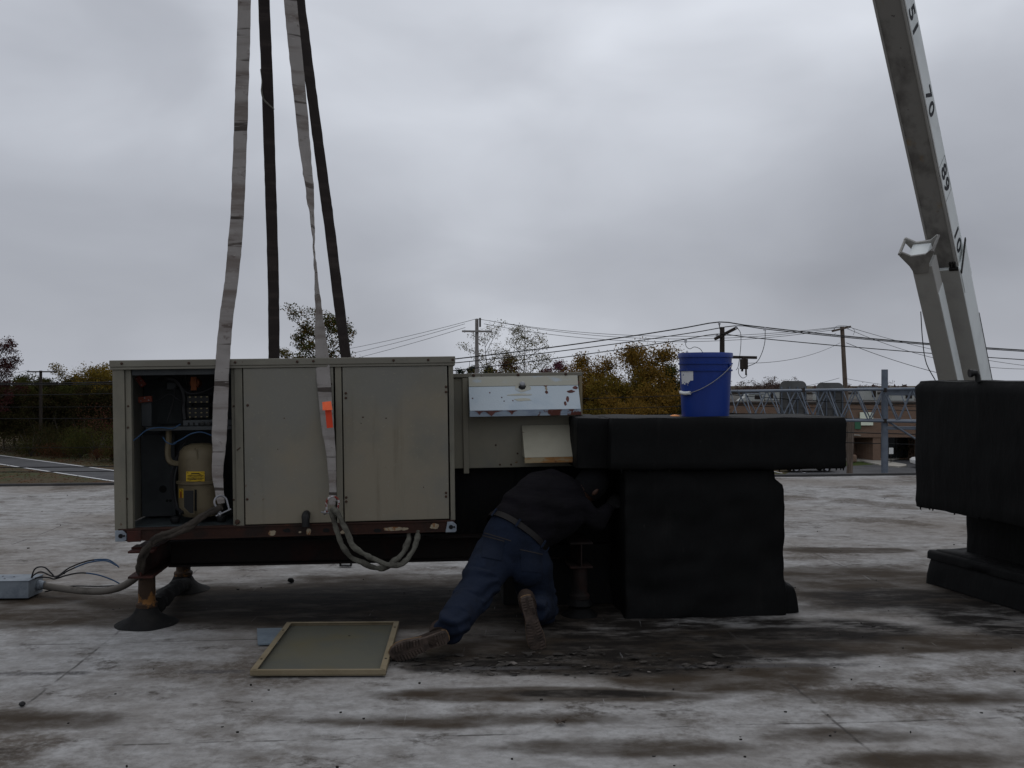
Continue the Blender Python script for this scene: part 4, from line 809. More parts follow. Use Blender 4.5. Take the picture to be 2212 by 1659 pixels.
def bdecal(aa, ab, za, zb_, m_, name, e=.0012, n=10, ragged=0):
    mb = MB(); t_ = []; b_ = []
    for i in range(n + 1):
        a = R(aa + (ab - aa) * i / n); t_.append(bpt(a, za + ragged * noise.noise(V(i * .9, 0, 1)), e)); b_.append(bpt(a, zb_ + ragged * noise.noise(V(i * .9, 5, 1)) + ragged * 1.5 * (i > n * .7), e))
    mb.add(t_ + b_, [(i, i + 1, n + 2 + i, n + 1 + i) for i in range(n)]); return part(name, mb, m_, bucket)
bdecal(-168, -129, bh - .105, bh - .185, M_paper, 'torn_label', ragged=.014)
cp_ = thing('orange_cap', 'rounded orange cap on the black duct just left of the blue bucket', 'cap', P(1458, 905, 5.6)); part('shell', MB().lathe([(.036, 0), (.036, .012), (.031, .02), (.017, .026), (.001, .028)], P(1458, 906, 5.6) * 1.0, 18), mat('orange_plastic', (.75, .27, .06), .5), cp_, True)

# ================================================================== PANEL, SHEET, BOX ON THE ROOF
gc = [G(540, 1457, .012), G(833, 1456, .012), G(862, 1349, .012), G(620, 1351, .012)]
pnl = thing('removed_access_panel', 'removed beige access panel lying face down on the roof beside the boot', 'panel', gc[0])
ea = (gc[1] - gc[0]).normalized(); eb = (gc[3] - gc[0]).normalized()
def bil(s_, t_, z): p = gc[0].lerp(gc[1], s_).lerp(gc[3].lerp(gc[2], s_), t_); return V(p.x, p.y, z)
part('sheet', MB().prism([bil(0, 0, .006), bil(1, 0, .006), bil(1, 1, .006), bil(0, 1, .006)], (0, 0, .003)), M_panelin, pnl, True, 0)
for (s0, t0, s1, t1, s2, t2_, s3, t3) in ((0, 0, 1, 0, .97, .022, .03, .022), (1, 0, 1, 1, .955, .98, .955, .02), (1, 1, 0, 1, .03, .98, .97, .98), (0, 1, 0, 0, .045, .02, .045, .98)):
    mb = MB(); A = [bil(s0, t0, .004), bil(s1, t1, .004), bil(s1, t1, .030), bil(s0, t0, .030)]
    mb.add([*A, bil(s2, t2_, .030), bil(s3, t3, .030), bil(s2, t2_, .0265), bil(s3, t3, .0265), bil(s1, t1, .0265).lerp(bil(s2, t2_, .0265), .06), bil(s0, t0, .0265).lerp(bil(s3, t3, .0265), .06)], [(0, 1, 2, 3), (3, 2, 4, 5), (5, 4, 6, 7)])
    fr = part('folded_edge', mb, M_panellip, pnl, True, 20, fix=False)
for s_, t_ in ((.022, .2), (.022, .8), (.978, .2), (.978, .85), (.6, .75)): p = bil(s_, t_, .0305 if s_ < .5 or s_ > .9 else .0095); part('screw_hole', MB().lathe([(.006, 0), (.006, .0012)], p, 8), M_hole, pnl, True)
a = G(555, 1362); b = G(612, 1361); c = G(600, 1395); d = G(557, 1396)
sh = thing('metal_sheet', 'small blue grey metal sheet tucked beside the removed panel', 'sheet', d); part('plate', MB().prism([(q.x, q.y, .004) for q in (d, c, b, a)], (0, 0, .007)), M_bluesheet, sh, True, 0)
jb = thing('junction_box', 'grey metal junction box with knockouts at the left edge', 'junction box', (-3.24, 5.93, 0), (0, 0, R(3)))
part('body', MB().bb((-.22, -.1, .006), (.205, .1, .112)), M_zbox, jb, bevel=.003)
part('cover_rim', MB().bb((-.224, -.104, .1125), (.209, .104, .118)), M_zbox, jb, bevel=.002)
for x, y in ((-.12, .03), (-.06, -.03), (-.02, .04), (.03, -.04), (.06, .02), (-.09, -.06)): part('knockout', MB().lathe([(.006, 0), (.006, .0015)], (x, y, .118), 8), M_hole, jb)
part('strain_fitting', MB().lathe([(.03, 0), (.034, .008), (.034, .02), (.026, .024), (.026, .04)], (.205, .03, .062), 14, Matrix.Rotation(R(90), 3, 'Y')), M_zinc, jb)
part('cable_gland', MB().lathe([(.022, 0), (.028, .01), (.028, .03), (.018, .04), (.018, .08)], (-.13, -.105, .06), 12, Matrix.Rotation(R(90), 3, 'X')), M_zinc, jb)
part('locknut', MB().lathe([(.02, 0), (.02, .03)], (-.075, -.105, .03), 6, Matrix.Rotation(R(90), 3, 'X')), M_black, jb)
cd_ = thing('flexible_conduit', 'grey flexible conduit running from the junction box to the stand leg', 'conduit', P(180, 1280, 5.85))
pts = [P(95, 1266, 5.98), P(135, 1272, 5.92), P(180, 1277, 5.84), P(225, 1277, 5.74), P(262, 1268, 5.62), P(292, 1249, 5.48), P(304, 1232, 5.36)]
cpth = smoothpath(pts, 14); part('hose', MB().tube(cpth, [.0215 + .0012 * (i % 2) for i in range(len(cpth))], 12), M_conduit, cd_, True, 60)
part('ground_wire', MB().tube(smoothpath([P(97, 1279, 5.95), P(150, 1267, 5.9), P(215, 1267, 5.76), P(260, 1263, 5.65), P(290, 1248, 5.5)], 8), .004, 6), M_blackwire, cd_, True)
for i, (lb, pts) in enumerate((('upper blue black wire arching out of the junction box', [(66, 1252), (74, 1242), (90, 1236), (120, 1246), (150, 1227), (190, 1212), (230, 1209), (248, 1218), (257, 1226)]), ('lower blue black wire drooping out of the junction box', [(68, 1254), (82, 1248), (105, 1248), (118, 1251), (145, 1243), (175, 1238), (210, 1242), (240, 1252), (258, 1261)]), ('short black wire bending along the arching blue wire', [(66, 1254), (76, 1229), (96, 1226), (112, 1240), (122, 1247), (150, 1232), (190, 1216), (228, 1212), (252, 1222)]))):
    w_ = thing('loose_wire', lb, 'wire', P(66, 1254, 5.9)); q = smoothpath([P(x, y, 5.93 - .10 * k_ / 8) for k_, (x, y) in enumerate(pts)], 6); n = len(q)
    part('insulation', MB().tube(q[:n * 2 // 3 + 1], .0048, 6), M_blackwire, w_, True); part('blue_end', MB().tube(q[n * 2 // 3:], .0046, 6), M_bluewire, w_, True)

# ================================================================== PERSON
man = thing('person', 'person in dark sweatshirt, jeans and work boots kneeling head first under the hood', 'person', (0.0, 5.1, 0))
def ell_ring(c, u, v_, a, b, n=20, p_=2.3):
    r_ = []
    for j in range(n):
        t = 2 * math.pi * j / n; ct, st_ = math.cos(t), math.sin(t)
        r_.append(c + u * (a * math.copysign(abs(ct) ** (2 / p_), ct)) + v_ * (b * math.copysign(abs(st_) ** (2 / p_), st_)))
    return r_
body = MB()
wl_ = V(.93, .10, -.36).normalized()                         # across the back, left hip to right hip
tor = [(P(1104, 1222, 5.17), .150, .125), (P(1108, 1196, 5.18), .190, .150), (P(1114, 1166, 5.20), .186, .146), (P(1119, 1150, 5.21), .178, .138), (P(1143, 1122, 5.27), .196, .140), (P(1168, 1102, 5.34), .212, .142), (P(1195, 1085, 5.42), .220, .134), (P(1221, 1072, 5.48), .195, .112), (P(1241, 1063, 5.52), .12, .085)]
rings = []
for i, (c, a, b) in enumerate(tor):
    d = (tor[min(i + 1, len(tor) - 1)][0] - tor[max(i - 1, 0)][0]).normalized(); u = (wl_ - d * wl_.dot(d)).normalized(); rings.append(ell_ring(c, u, d.cross(u), a, b))
body.rings(rings)
def limb(pts, rs): body.tube(smoothpath(pts, 4), [rs[min(int(i / 4), len(rs) - 2)] * (1 - (i % 4) / 4) + rs[min(int(i / 4) + 1, len(rs) - 1)] * ((i % 4) / 4) if i < 4 * (len(rs) - 1) else rs[-1] for i in range(4 * (len(pts) - 1) + 1)], 16)
LH, LK, LA = P(1074, 1196, 5.18), P(1026, 1280, 4.92), P(966, 1366, 4.60)
RH, RK, RA = P(1146, 1222, 5.18), P(1174, 1314, 5.28), P(1154, 1322, 4.88)
limb([LH + V(.03, .05, .05), LH, LH.lerp(LK, .5) + V(0, 0, .008), LK, LK.lerp(LA, .35) + V(0, .01, .0), LA.lerp(LK, .25), LA], [.10, .126, .116, .100, .092, .082, .074])
limb([RH + V(0, .05, .05), RH, RH.lerp(RK, .5) + V(-.012, -.01, 0), RK, RK.lerp(RA, .4) + V(0, 0, .01), RA], [.10, .126, .112, .088, .080, .062])
limb([P(1092, 1208, 5.13), P(1086, 1222, 5.10), P(1086, 1236, 5.11)], [.08, .09, .07]); limb([P(1128, 1218, 5.13), P(1140, 1236, 5.10), P(1146, 1250, 5.12)], [.08, .092, .07])
nk = P(1253, 1057, 5.525); hd = P(1274, 1048, 5.54)
limb([P(1234, 1064, 5.50), nk, hd], [.075, .066, .06])
# arms: right arm bent down behind the beam end, left arm reaching in behind the duct
RS, RE, RW = P(1248, 1096, 5.42), P(1288, 1128, 5.40), P(1316, 1096, 5.50)
LS, LE, LW = P(1178, 1064, 5.55), P(1216, 1110, 5.68), P(1262, 1120, 5.76)
limb([P(1220, 1088, 5.42), RS, RS.lerp(RE, .5), RE, RE.lerp(RW, .5), RW], [.08, .078, .066, .056, .048, .034])
limb([P(1200, 1072, 5.47), LS, LS.lerp(LE, .5), LE, LE.lerp(LW, .5), LW], [.07, .07, .06, .052, .046, .034])
def hand(w0, d, nn):                                         # palm and five curled fingers
    d = d.normalized(); nn = (nn - d * nn.dot(d)).normalized(); s_ = d.cross(nn)
    body.rings([ell_ring(w0 + d * t, s_, nn, a, b, 14) for t, a, b in ((-.02, .030, .022), (.02, .036, .019), (.06, .043, .017), (.095, .042, .014), (.103, .036, .010))])
    for i, (o, l) in enumerate(((-.031, .062), (-.010, .072), (.011, .068), (.031, .054))):
        b0 = w0 + d * .085 + s_ * o; body.tube([b0, b0 + d * l * .45 + nn * .004, b0 + d * l * .8 + nn * .018, b0 + d * l * .95 + nn * .038], [.0095, .009, .0085, .006], 8)
    b0 = w0 + d * .03 - s_ * .034; body.tube([b0, b0 - s_ * .022 + d * .018 + nn * .006, b0 - s_ * .032 + d * .042 + nn * .014, b0 - s_ * .030 + d * .060 + nn * .020], [.012, .0115, .0105, .007], 8)
hand(RW, RW - RE, V(0, .6, -.6)); hand(LW, LW - LE, V(0, .3, -1))
# head: skull, jaw, nose, ears
fd = V(.55, .62, -.45).normalized(); hu = (V(.62, .1, .5) - fd * V(.62, .1, .5).dot(fd)).normalized(); hs = fd.cross(hu)   # faces into the duct, crown to the right
def hp(x, y, z): return hd + hs * x + fd * y + hu * z
body.rings([ell_ring(hp(0, .01 * (1 - abs(t)) , .115 * t), hs, fd, .078 * math.sqrt(max(1 - t * t * .97, .02)) + .002, .098 * math.sqrt(max(1 - t * t * .97, .02)) + .002, 20, 2) for t in (-1, -.93, -.8, -.6, -.3, 0, .3, .6, .8, .93, 1)])
body.tube([hp(0, .085, .01), hp(0, .108, -.018), hp(0, .112, -.035), hp(0, .09, -.042)], [.008, .012, .014, .008], 8)
for sx in (-1, 1): body.rings([ell_ring(hp(sx * (.074 + .010 * i), -.008 - .006 * i, -.005), hu, fd, .032 - .004 * i, .019 - .003 * i, 12, 2) for i in range(3)])
body.tube([hp(-.03, .092, -.062), hp(0, .098, -.060), hp(.03, .092, -.062)], .006, 6)
for sx in (-.032, .032): body.tube([hp(sx - .012, .088, .012), hp(sx, .094, .012), hp(sx + .012, .088, .012)], .008, 6)
me = bpy.data.meshes.new('body_raw'); me.from_pydata(body.v, [], body.f); bm = bmesh.new(); bm.from_mesh(me); bmesh.ops.recalc_face_normals(bm, faces=bm.faces); bm.to_mesh(me); bm.free()
tmp = bpy.data.objects.new('body_raw', me); COL.objects.link(tmp)
rm = tmp.modifiers.new('r', 'REMESH'); rm.mode = 'VOXEL'; rm.voxel_size = .0085
sm = tmp.modifiers.new('s', 'CORRECTIVE_SMOOTH'); sm.iterations = 6; sm.use_only_smooth = True; sm.factor = .5
dg = bpy.context.evaluated_depsgraph_get(); me2 = bpy.data.meshes.new_from_object(tmp.evaluated_get(dg)); bpy.data.objects.remove(tmp); me2.name = 'body'
me2.materials.clear()
for m_ in (M_jeans, M_shirt, M_skin, M_black): me2.materials.append(m_)
bc_ = P(1117, 1154, 5.21); bd = (tor[5][0] - tor[1][0]).normalized()
co = np.empty(len(me2.vertices) * 3); me2.vertices.foreach_get('co', co); co = co.reshape(-1, 3); nr = np.empty(len(co) * 3); me2.vertices.foreach_get('normal', nr); nr = nr.reshape(-1, 3)
for i in range(len(co)):                                     # folds in the cloth
    p = Vector(co[i]); s_ = (p - bc_).dot(bd)
    isup = s_ > 0 and p.z > .3
    if (p - hd).length < .13 or (p - RW).length < .15 or (p - LW).length < .15: continue
    if isup: q = math.sin((p.x * 14 + p.z * 62 + 3.0 * noise.noise(p * 6)) * 1.0) * .0045 * (1 + noise.noise(p * 7)) + .006 * noise.noise(p * 11)
    else:
        near = min((p - LK).length, (p - RK).length, (p - LA).length, (p - RA).length); q = .007 * noise.noise(p * 13) + (.006 * math.sin(p.z * 110 + 4 * noise.noise(p * 8)) if near < .14 else .0)
    co[i] += nr[i] * q
Mi = WM[man.name].inverted(); pol = np.empty(len(me2.polygons), dtype=np.int32)
cen = np.empty(len(me2.polygons) * 3); me2.polygons.foreach_get('center', cen); cen = cen.reshape(-1, 3)
for i in range(len(cen)):
    p = Vector(cen[i]); s_ = (p - bc_).dot(bd)
    ishand = ((p - RW).dot(RW - RE) > 0 and (p - RW).length < .2) or ((p - LW).dot(LW - LE) > 0 and (p - LW).length < .2)      # hands blackened in colour for the dark they reach into
    ish = (p - hd).length < .14 and (p - nk).dot(hd - nk) > 0
    pol[i] = 2 if ish else 3 if ishand else (1 if s_ > 0 and p.z > .25 and p.y > 5.0 else 0)
me2.polygons.foreach_set('material_index', pol)
co = co - np.array(man.location); me2.vertices.foreach_set('co', co.reshape(-1)); me2.polygons.foreach_set('use_smooth', [True] * len(me2.polygons)); me2.update()
link('body', me2, man)
# belt, loops, cap, pockets
def tring(c, d, a, b, off): u = (wl_ - d * wl_.dot(d)).normalized(); return ell_ring(c, u, d.cross(u), a + off, b + off, 40)
dB_ = (tor[4][0] - tor[2][0]).normalized(); cB = P(1116, 1155, 5.208)
bl = part('belt', MB().rings([tring(cB - dB_ * .017, dB_, .186, .144, .0), tring(cB - dB_ * .017, dB_, .186, .144, .008), tring(cB + dB_ * .017, dB_, .182, .140, .008), tring(cB + dB_ * .017, dB_, .182, .140, .0)], cap=False), M_belt, man, True)
rg = tring(cB, dB_, .184, .142, .011)
for j in range(40):
    if j in (23, 29, 35, 38, 3):
        t_ = (rg[(j + 1) % 40] - rg[j - 1]).normalized(); nn = t_.cross(dB_)
        part('belt_loop', MB().box(rg[j], (.012, .006, .052), Matrix((t_, nn, dB_)).transposed()), M_jeans, man, True)
part('knit_cap', MB().rings([ell_ring(hp(0, .004, z), hs, fd, a, b, 24, 2) for z, a, b in ((-.045, .080, .094), (-.02, .084, .102), (.005, .086, .104), (.03, .087, .106), (.06, .080, .098), (.09, .064, .078), (.11, .040, .05), (.12, .006, .008))]), M_cap_cloth, man, True)
def on_body(dx, dy):
    best = None; o = V(0, 0, EYE); d = V((dx - 1106) * K, 1, -(dy - 830) * K)
    from mathutils.bvhtree import BVHTree
    global _bvh
    try: _bvh
    except NameError: _bvh = BVHTree.FromPolygons([tuple(Vector(c_) + man.location) for c_ in co], [tuple(p.vertices) for p in me2.polygons])
    h = _bvh.ray_cast(o, d.normalized()); return h[0], h[1]
def cloth_patch(rows, m_, name, th=.004):                    # grid of readings pressed on the body
    mb = MB(); ny_, nx_ = len(rows), len(rows[0]); ok = True
    for r_ in rows:
        for dx, dy in r_:
            p, n_0 = on_body(dx, dy)
            if p is None: return
            mb.v.append(tuple(p + n_0 * th))
    for j in range(ny_ - 1):
        for i in range(nx_ - 1): a = j * nx_ + i; mb.f.append((a, a + 1, a + nx_ + 1, a + nx_))
    part(name, mb, m_, man, True)
def quadrows(a, b, c, d, nx_=7, ny_=8): return [[(a[0] + (b[0] - a[0]) * i / nx_ + ((d[0] + (c[0] - d[0]) * i / nx_) - (a[0] + (b[0] - a[0]) * i / nx_)) * j / ny_, a[1] + (b[1] - a[1]) * i / nx_ + ((d[1] + (c[1] - d[1]) * i / nx_) - (a[1] + (b[1] - a[1]) * i / nx_)) * j / ny_) for i in range(nx_ + 1)] for j in range(ny_ + 1)]
M_jeansd = mat('darker_denim', (0.024, 0.044, 0.10), .95, layers=[(8, (1, 1, 1), (0.016, 0.03, 0.07), .45, .65)], bump=(26, .5))
M_stitch = mat('denim_stitching', (0.06, 0.05, 0.045), .9)
cloth_patch(quadrows((1046, 1158), (1090, 1170), (1082, 1212), (1040, 1204)), M_jeansd, 'back_pocket'); cloth_patch(quadrows((1124, 1188), (1170, 1198), (1172, 1238), (1126, 1234)), M_jeansd, 'back_pocket')
cloth_patch(quadrows((1045, 1157), (1090, 1169), (1089.6, 1171), (1044.6, 1159)), M_stitch, 'pocket_seam', .006); cloth_patch(quadrows((1123, 1187), (1171, 1197), (1170.8, 1199), (1122.8, 1189)), M_stitch, 'pocket_seam', .006)
cloth_patch(quadrows((1048, 1151), (1104, 1168), (1104, 1170), (1047.5, 1153)), M_stitch, 'yoke_seam', .005)
# boots
def boot(toe, up, org, name='boot'):                         # toe: heel to toe; up: sole to ankle
    toe = toe.normalized(); up = (up - toe * up.dot(toe)).normalized(); sd_ = up.cross(toe); T = Matrix((toe, sd_, up)).transposed()
    f = lambda x, y, z: org + T @ V(x, y, z)
    outl = [(0, .012), (.004, .026), (.02, .034), (.06, .034), (.11, .032), (.16, .040), (.21, .048), (.25, .046), (.28, .034), (.296, .016), (.300, 0)]
    full = [(x, y) for x, y in outl] + [(x, -y * .92) for x, y in outl[::-1][1:]]
    ring = lambda s_, z, g=0: [f((x - .14) * s_ + .14, y * s_, z) for x, y in full]
    so = part(name, MB().rings([ring(.97, -.006), ring(1.0, .0), ring(1.0, .018), ring(.985, .024)]), M_sole, man, True, 40)
    part('welt', MB().rings([ring(1.035, .0185), ring(1.035, .0245)]), M_welt, so, True, 40)
    lug = MB()
    for x in [.018 + .0135 * i for i in range(4)] + [.135 + .0150 * i for i in range(10)]:
        yy = max([y for xx, y in outl if abs(xx - x) < .035] or [.03]) * .92
        for sy in (-1, 1): lug.box(f(x, sy * yy * .58, -.010), (.0085, yy * .72, .009), T @ Matrix.Rotation(sy * R(12 if x > .1 else 0), 3, 'Z'))
    lug.box(f(.075, 0, -.004), (.05, .05, .004), T)
    part('tread', lug, M_sole, so, True, 0)
    upr = MB(); secs = [(.004, .030, .090), (.03, .037, .105), (.08, .037, .100), (.13, .036, .082), (.18, .041, .066), (.225, .043, .056), (.265, .036, .046), (.285, .024, .036)]
    upr.rings([[f(x, a * math.cos(t), .02 + h_ * max(0, math.sin(t)) - .004 * (math.sin(t) < 0)) for t in [2 * math.pi * j / 18 for j in range(18)]] for x, a, h_ in secs])
    upr.rings([[f(.052 + .054 * math.cos(t) - .01 * q, .046 * math.sin(t), .05 + .1 * q) for t in [2 * math.pi * j / 18 for j in range(18)]] for q in (0, .4, .8, 1.2)])
    part('boot_upper', upr, M_boot, so, True, 50)
    return so
boot(V(-.955, -.05, -.30), V(.10, .99, .12), P(968, 1376, 4.56), 'boot')
boot(V(.24, -.06, -.97), V(-.04, .99, -.02), P(1136, 1289, 4.80), 'boot')

# ================================================================== LITTER AND FLAKES
mb = MB()
for i in range(300):                                         # peeling coating behind the boots
    a = rnd.random() * 6.28; q = math.sqrt(rnd.random()); x = .30 + .98 * q * math.cos(a) + .1 * rnd.gauss(0, 1); y = 4.50 + .20 * q * math.sin(a) + .03 * rnd.gauss(0, 1)
    r_ = .002 + .016 * rnd.random() ** 3 + (.02 if rnd.random() < .03 else 0); n = rnd.randint(5, 8); z = rnd.uniform(.0, .003); tl = rnd.uniform(-.25, .25); t2_ = rnd.uniform(-.25, .25)
    pts = []
    for j in range(n):
        t = 6.283 * j / n; rr = r_ * rnd.uniform(.55, 1.25); px, py = rr * 1.4 * math.cos(t), rr * .8 * math.sin(t); pts.append(V(x + px, y + py, z + px * tl + py * t2_))
    mb.prism(pts, (0, 0, .0018))
M_flake = mat('flaking_coating', (0.05, 0.044, 0.038), .9, layers=[(9, (1, 1, 1), (0.14, 0.125, 0.112), .52, .66), (5, (1, 1, 1), (.02, .018, .016), .52, .62)], rand=.55)
tag(link('coating_flakes', mesh_of('coating_flakes', mb, M_flake, 0)), 'dark peeling flakes of roof coating behind the boots', 'flakes', kind='stuff')
mb = MB()
for i in range(170):
    y = 2.9 + 9 * rnd.random() ** 1.8; x = rnd.uniform(-.6, .6) * y; r_ = rnd.uniform(.0015, .005) * (1 if rnd.random() < .88 else 1.8); n = 6; tl = rnd.uniform(-.5, .5)
    pts = []
    for j in range(n):
        t = 6.283 * j / n; rr = r_ * rnd.uniform(.5, 1.3); pts.append(V(x + rr * 1.5 * math.cos(t), y + rr * math.sin(t), .004 + abs(rr * tl)))
    mb.prism(pts, (0, 0, rnd.uniform(.002, .008)))
tag(link('roof_grit', mesh_of('roof_grit', mb, mat('dark_grit', (.02, .018, .016), .9, rand=.6), 0)), 'dark grit and leaf scraps scattered over the white roof', 'grit', kind='stuff')
clip = thing('black_bracket', 'small black bracket lying on the roof beneath the stand beam', 'bracket', G(747, 1224)); p = G(747, 1224, .0)
part('channel', MB().box(p + V(0, 0, .008), (.09, .04, .010)).box(p + V(-.04, 0, .020), (.01, .04, .024)).box(p + V(.04, 0, .020), (.01, .04, .024)), M_black, clip, True, bevel=.002)
lump = thing('tar_lump', 'small dark lump on the roof left of the stand, below the beam', 'lump', G(628, 1258)); p = G(628, 1258); part('lump_body', rough_up(MB().lathe([(.02, 0), (.022, .012), (.014, .024), (.001, .028)], p, 10), .012, 30, 3), M_tar, lump, True)
for dx, dy, lb in ((1211, 1563, 'crumpled dry leaf lying on the roof at the bottom centre'), (48, 1525, 'dark round stone near the left bottom edge of the roof')):
    p = G(dx, dy); t = thing('dry_leaf' if dx > 100 else 'pebble', lb, 'leaf' if dx > 100 else 'stone', p)
    if dx > 100:
        mb = MB()
        for i in range(6):
            a = i / 6 * 6.28; mb.prism([p + V(0, 0, .006), p + V(.028 * math.cos(a), .02 * math.sin(a), .014), p + V(.020 * math.cos(a + .8), .016 * math.sin(a + .8), .002)], (0, 0, .0012))
        part('blade', mb, mat('brown_leaf', (.06, .045, .035), .9), t, True, 0)
    else: part('stone_body', rough_up(MB().lathe([(.008, 0), (.013, .006), (.011, .014), (.002, .018)], p, 10), .005, 60, 1), M_black, t, True)

# ================================================================== CRANE
cB0 = P(2103, 830, 20.0); tip = V(-1.58, 5.9, 22.8)
ax = (tip - cB0).normalized(); wv = V(-ax.y, ax.x, 0).normalized(); wv = wv if wv.x > 0 else -wv
un = -(V(0, 0, 1) - ax * ax.z).normalized()                  # towards the underside
BT = Matrix((wv, un, ax)).transposed()                       # columns: width, underside, along
def at_dy(dy):                                               # distance along the boom seen at that height
    m_ = (830 - dy) * K; return m_ * cB0.y / (ax.z - m_ * ax.y)
crane = thing('mobile_crane', 'white telescopic crane boom with black length numbers rising beyond the roof', 'crane', V(cB0.x, cB0.y, GZ) - V(ax.x, ax.y, 0) * 8)
def bpart(name, boxes, m_, par=crane, bev=.012, smooth=38):
    mb = MB()
    for (w0, w1, u0_, u1, a0_, a1_) in boxes:
        mb.box(cB0 + BT @ V((w0 + w1) / 2, (u0_ + u1) / 2, (a0_ + a1_) / 2), (w1 - w0, u1 - u0_, a1_ - a0_), BT)
    return part(name, mb, m_, par, True, smooth, bev)
sJ = at_dy(562); tot = (tip - cB0).length
# inner telescoping section: white sides, grimy underside plate between two rails
inner = bpart('inner_section', [(-.235, .235, -.36, .262, sJ - .5, tot)], M_boomside)
bpart('underside_plate', [(-.195, .195, .2625, .268, sJ - .3, tot - .1)], M_boomunder, inner, 0)
for s_ in (-1, 1): bpart('corner_rail', [(s_ * .215 - .020, s_ * .215 + .020, .262, .292, sJ - .3, tot - .1)], M_boomgrey, inner)
bpart('side_rail', [(.2355, .250, .20, .262, sJ - .3, tot - .1)], M_boomgrey, inner)
outer = bpart('outer_section', [(-.275, .275, -.38, .335, -6.2, sJ)], M_boomside)
bpart('underside_plate', [(-.265, .265, .336, .342, -6.1, sJ - .02)], M_boomgrey, outer, 0)  # greyer sheet: the underside's shade put into its colour
bpart('wear_pad', [(-.26, -.09, .30, .355, sJ - .04, sJ + .03), (.09, .26, .30, .355, sJ - .04, sJ + .03)], M_grease, outer)
for x in (-.21, -.165, -.12, .12, .165, .21): bpart('pad_bolt', [(x - .012, x + .012, .292, .345, sJ + .031, sJ + .14)], M_grease, outer, 0)
bpart('seam_rib', [(.276, .283, -.3, .335, -1.2, -1.18)], M_boomgrey, outer, 0); bpart('seam_rib', [(.276, .283, -.3, .335, -3.2, -3.18)], M_boomgrey, outer, 0); bpart('edge_strip', [(.276, .284, -.385, -.365, -6.2, sJ - 1.6)], M_grease, outer, 0)
# slanted end plate of the outer section
mb = MB(); mb.prism([cB0 + BT @ V(.277, .30, sJ - .05), cB0 + BT @ V(.277, -.36, sJ + .24), cB0 + BT @ V(.277, -.36, sJ - .6), cB0 + BT @ V(.277, .30, sJ - .6)], wv * .012); part('end_plate', mb, M_boomside, outer, True, 0)
mb = MB(); mb.prism([cB0 + BT @ V(.289, .32, sJ - .07), cB0 + BT @ V(.289, -.36, sJ + .26), cB0 + BT @ V(.289, -.36, sJ + .20), cB0 + BT @ V(.289, .32, sJ - .13)], wv * .02); part('end_plate_edge', mb, M_grease, outer, True, 0)
# lift cylinder case with its forked head
u_ = .34; co_ = -.16
cyl = bpart('lift_case', [(co_ - .20, co_ + .17, u_ + .28, u_ + .66, -6.2, sJ + .55)], M_boomgrey)
bpart('case_side', [(co_ + .1705, co_ + .178, u_ + .285, u_ + .655, -6.2, sJ - .1)], M_boomside, cyl, 0)
for u2, m_, dz in ((u_ + .64, M_boomunder, 0), (u_ + .20, M_boomgrey, .02)):       # cradle plates across the case, forked at the top
    mb = MB(); q = [(-.17, -.55), (.13, -.55), (.20, -.32), (.36, -.02), (.33, .07), (.16, -.06), (-.16, -.08), (-.36, .06), (-.42, .02), (-.40, -.06), (-.24, -.34)]
    mb.prism([cB0 + BT @ V(co_ - .03 + a_ * .82, u2, sJ + .88 + b_ * .85 + dz) for a_, b_ in q], un * .045); part('fork_plate', mb, m_, cyl, True, 0, bevel=.008)
bpart('fork_web', [(co_ - .22, co_ + .12, u_ + .246, u_ + .638, sJ + .552, sJ + .80)], M_boomside, cyl)
for a_ in (-.44, .28):
    c = cB0 + BT @ V(co_ - .03 + a_ * .82 + .045, 0, sJ + .895); part('fork_pin', MB().tube([c + un * (u_ + .17), c + un * (u_ + .71)], .028, 10), M_boomunder, cyl, True)
hz = [cB0 + BT @ V(co_ - .22, u_ + .66, sJ - .5), cB0 + BT @ V(co_ - .30, u_ + .70, sJ - 1.2), cB0 + BT @ V(co_ - .33, u_ + .70, sJ - 1.8), cB0 + BT @ V(co_ - .22, u_ + .66, sJ - 2.5), cB0 + BT @ V(co_ - .30, u_ + .70, sJ - 3.3), cB0 + BT @ V(co_ - .25, u_ + .66, sJ - 4.2), cB0 + BT @ V(co_ - .1, u_ + .66, sJ - 4.9)]
part('hose', MB().tube(smoothpath(hz, 5), .010, 6), M_cable, crane, True)
# length numbers on the side
fc = bpy.data.curves.new('num', 'FONT'); fo = bpy.data.objects.new('num', fc); COL.objects.link(fo)
for txt, dy in (('51', 56), ('70', 230), ('89', 394), ('10', 524)):
    fc.body = txt; fc.size = .50; fc.extrude = .0015; fc.align_x = 'CENTER'; fc.align_y = 'CENTER'; fc.space_character = 1.15; fc.offset = .010
    dg = bpy.context.evaluated_depsgraph_get(); dg.update(); nm = bpy.data.meshes.new_from_object(fo.evaluated_get(dg))
    mb = MB(); s_ = at_dy(dy); mb.v = [tuple(cB0 + BT @ V(.237 + p.co.z + .002, -p.co.y * 1.0 - .06, s_ - p.co.x)) for p in nm.vertices]; mb.f = [tuple(p.vertices) for p in nm.polygons]
    part('length_number', mb, M_number, inner, True, 0); bpy.data.meshes.remove(nm)
bpy.data.objects.remove(fo)
bpart('number_frame', [(.2365, .238, -.31, -.304, at_dy(394) - .36, at_dy(394) + .36), (.2365, .238, .17, .176, at_dy(394) - .36, at_dy(394) + .36), (.2365, .238, -.304, .17, at_dy(394) + .354, at_dy(394) + .36), (.2365, .238, -.304, .17, at_dy(394) - .36, at_dy(394) - .354)], M_number, inner, 0, 0)
